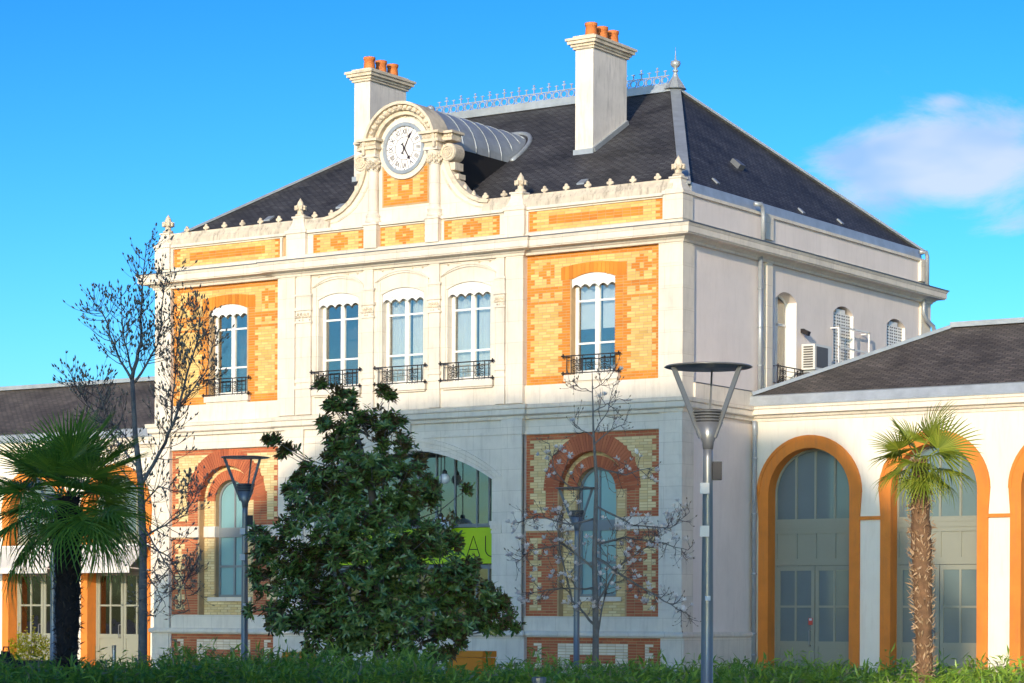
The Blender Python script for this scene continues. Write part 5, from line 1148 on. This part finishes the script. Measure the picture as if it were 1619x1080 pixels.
limbs = [([(942, 990), (905, 950, -.1), (885, 870, -.2), (880, 820)], .022, .006, .9), ([(941, 960), (975, 900, .2), (1040, 850, .4)], .02, .005, 1), ([(940, 900), (890, 860, .3), (840, 870, .5), (815, 890, .6)], .02, .005, 1.2), ([(940, 880), (1000, 920, -.2), (1050, 950, -.3), (1092, 975, -.3)], .022, .005, 1.2),
         ([(941, 860), (990, 850, .2), (1050, 860, .3), (1088, 870, .3)], .02, .005, 1.3), ([(942, 820), (900, 830, .2), (850, 815, .4), (822, 825, .5)], .018, .005, 1.2), ([(942, 800), (1000, 830, -.3), (1060, 835, -.4), (1090, 810, -.4)], .018, .005, 1.2), ([(942, 770), (900, 770, -.3), (875, 740, -.4), (868, 700, -.4)], .016, .005, 1),
         ([(942, 740), (990, 750, .2), (1030, 740, .3)], .015, .005, 1), ([(941, 700), (965, 680), (990, 670)], .012, .005, 1), ([(940, 690), (918, 680), (905, 665)], .012, .005, 1), ([(938, 650), (960, 640), (980, 630)], .010, .004, 1.2), ([(937, 620), (915, 612), (905, 600)], .008, .004, 1.3), ([(937, 615), (955, 605), (968, 590)], .008, .004, 1.3),
         ([(944, 1000), (958, 930, .3), (962, 850, .4)], .018, .005, .8), ([(942, 930), (880, 930, -.3), (830, 940, -.4)], .018, .005, 1.0), ([(936, 690), (960, 650, .3), (970, 610, .3)], .010, .004, .6)]
tg = grow(limbs, D, rnd, .42, 9.0, .30, flower, wood, .6, 4, .0105, 1.2)
wood.build('trunk', M['bark_g'], T, True); tg.build('twigs', M['bark_d'], T, True)['kind'] = 'stuff'; bd_.build('buds', M['bud'], T)['kind'] = 'stuff'; pe.build('blossoms', M['petal'], T)['kind'] = 'stuff'
# evergreen magnolia in the middle
D = 45; T = thing('evergreen_magnolia', 'big dark evergreen magnolia with glossy leaves before the station porch', 'tree', gpos(600, D)); wood = MB(); lf = MB(); lb = MB(); rnd = random.Random(21)
wood.tube([gpos(600, D), at(600, 1000, D), at(598, 880, D), at(585, 760, D), at(565, 690, D), at(545, 640, D)], [.11, .10, .085, .06, .04, .015], 10)
blobs = [(600, 965, 190, 55, 0), (600, 905, 172, 68, 0), (562, 845, 150, 62, 0), (565, 785, 122, 56, 0), (582, 728, 82, 45, 0), (560, 675, 54, 40, 0), (536, 630, 36, 32, 0), (508, 602, 20, 11, 0), (612, 660, 26, 38, .1), (603, 616, 12, 15, 0), (455, 708, 26, 18, 0), (430, 690, 10, 8, 0), (482, 742, 32, 26, 0),
         (672, 772, 30, 28, 0), (745, 770, 15, 8, 0), (725, 940, 60, 46, .2), (785, 965, 38, 35, 0), (816, 988, 17, 13, 0), (450, 900, 45, 62, 0), (412, 878, 13, 10, 0), (404, 905, 8, 8, 0), (440, 985, 30, 25, 0), (520, 1000, 80, 35, 0), (660, 1005, 100, 32, 0)]
px2m = D / FPX
def rosette(p, ax, n=7):
    o1 = ax.orthogonal().normalized(); o2 = ax.cross(o1); bronze = rnd.random() < .16
    for k_ in range(n):
        a = k_ * 2.4 + rnd.uniform(-.3, .3); u = o1 * math.cos(a) + o2 * math.sin(a); d = ax * rnd.uniform(.1, 1.0) + u
        leafo(lb if (bronze and k_ > 3) else lf, p - ax * .06 * (k_ / 8), d, ax, rnd.uniform(.09, .17), rnd.uniform(.038, .064), .35, rnd.uniform(-.05, .3))
for bx, by, rx, ry, dd in blobs:
    c = at(bx, by, D + dd); rd = min(rx, 130) * .9; root = at(600 - (600 - bx) * .25, min(by + 60, 1000), D)
    ns = max(1, int(rx * ry / 145)); small = rx < 40
    for i in range(ns):
        v = rvec(); v.y = -abs(v.y) if rnd.random() < .5 else v.y; s_ = rnd.uniform(.62, 1.14) if not small else rnd.random() ** .5
        q = c + RT * (v.x * rx * s_ * px2m) + UP * (v.z * ry * s_ * px2m) + FW * (v.y * rd * s_ * px2m)
        if small or rnd.random() < .16: wood.tube([root, root.lerp(q, .55) + Vector((rnd.gauss(0, .05), rnd.gauss(0, .05), -.10)), q], [.013, .009, .005], 4)
        out = (q - root).normalized() * .6 + Vector((0, 0, .5)); cr_ = rnd.uniform(.12, .22) if not small else .10
        for k2 in range(rnd.randint(11, 17)):
            w_ = rvec(); p = q + w_ * cr_ * rnd.random() ** .5; rosette(p, (w_ * .8 + out).normalized())
    for i in range(int(rx * ry / 85)):                # leaves deeper in the crown
        v = rvec(); s_ = rnd.random() ** .5 * .75; rosette(c + RT * (v.x * rx * s_ * px2m) + UP * (v.z * ry * s_ * px2m) + FW * (v.y * rd * s_ * px2m), (v + Vector((0, 0, .6))).normalized(), 6)
wood.build('trunk', M['bark_g'], T, True); o = lf.build('crown', M['mag_leaf'], T); o = lb.build('bronze_leaves', M['mag_leaf_b'], T); o['kind'] = 'stuff'
# yellow shrub at the left wing
D = 62; c = gpos(48, D); T = thing('yellow_shrub', 'sunlit yellow green shrub against the left wing behind the bench', 'shrub', c); lf = MB(); wood = MB(); rnd = random.Random(4)
for i in range(520):
    v = rvec(); s = rnd.random() ** .4; p = c + RT * (v.x * .62 * s) + FW * (v.y * .4 * s) + UP * (.55 + v.z * .5 * s)
    for k_ in range(5): leafq(lf, p, rvec() + Vector((0, 0, .4)), rvec(), rnd.uniform(.05, .09), .028, .2, .1)
for dx, h in ((-.28, 1.25), (.05, 1.45), (.12, 1.2), (-.1, 1.15)):
    b = c + RT * dx; wood.tube([c, b + Vector((0, 0, h * .6)), b + Vector((0, 0, h))], [.012, .009, .005], 5)
    for k_ in range(26): leafq(lf, b + Vector((0, 0, h * rnd.uniform(.6, 1.02))), rvec() + Vector((0, 0, .4)), rvec(), .06, .026, .2, .1)
lf.build('foliage', M['shrub'], T); wood.build('stem', M['bark_d'], T)
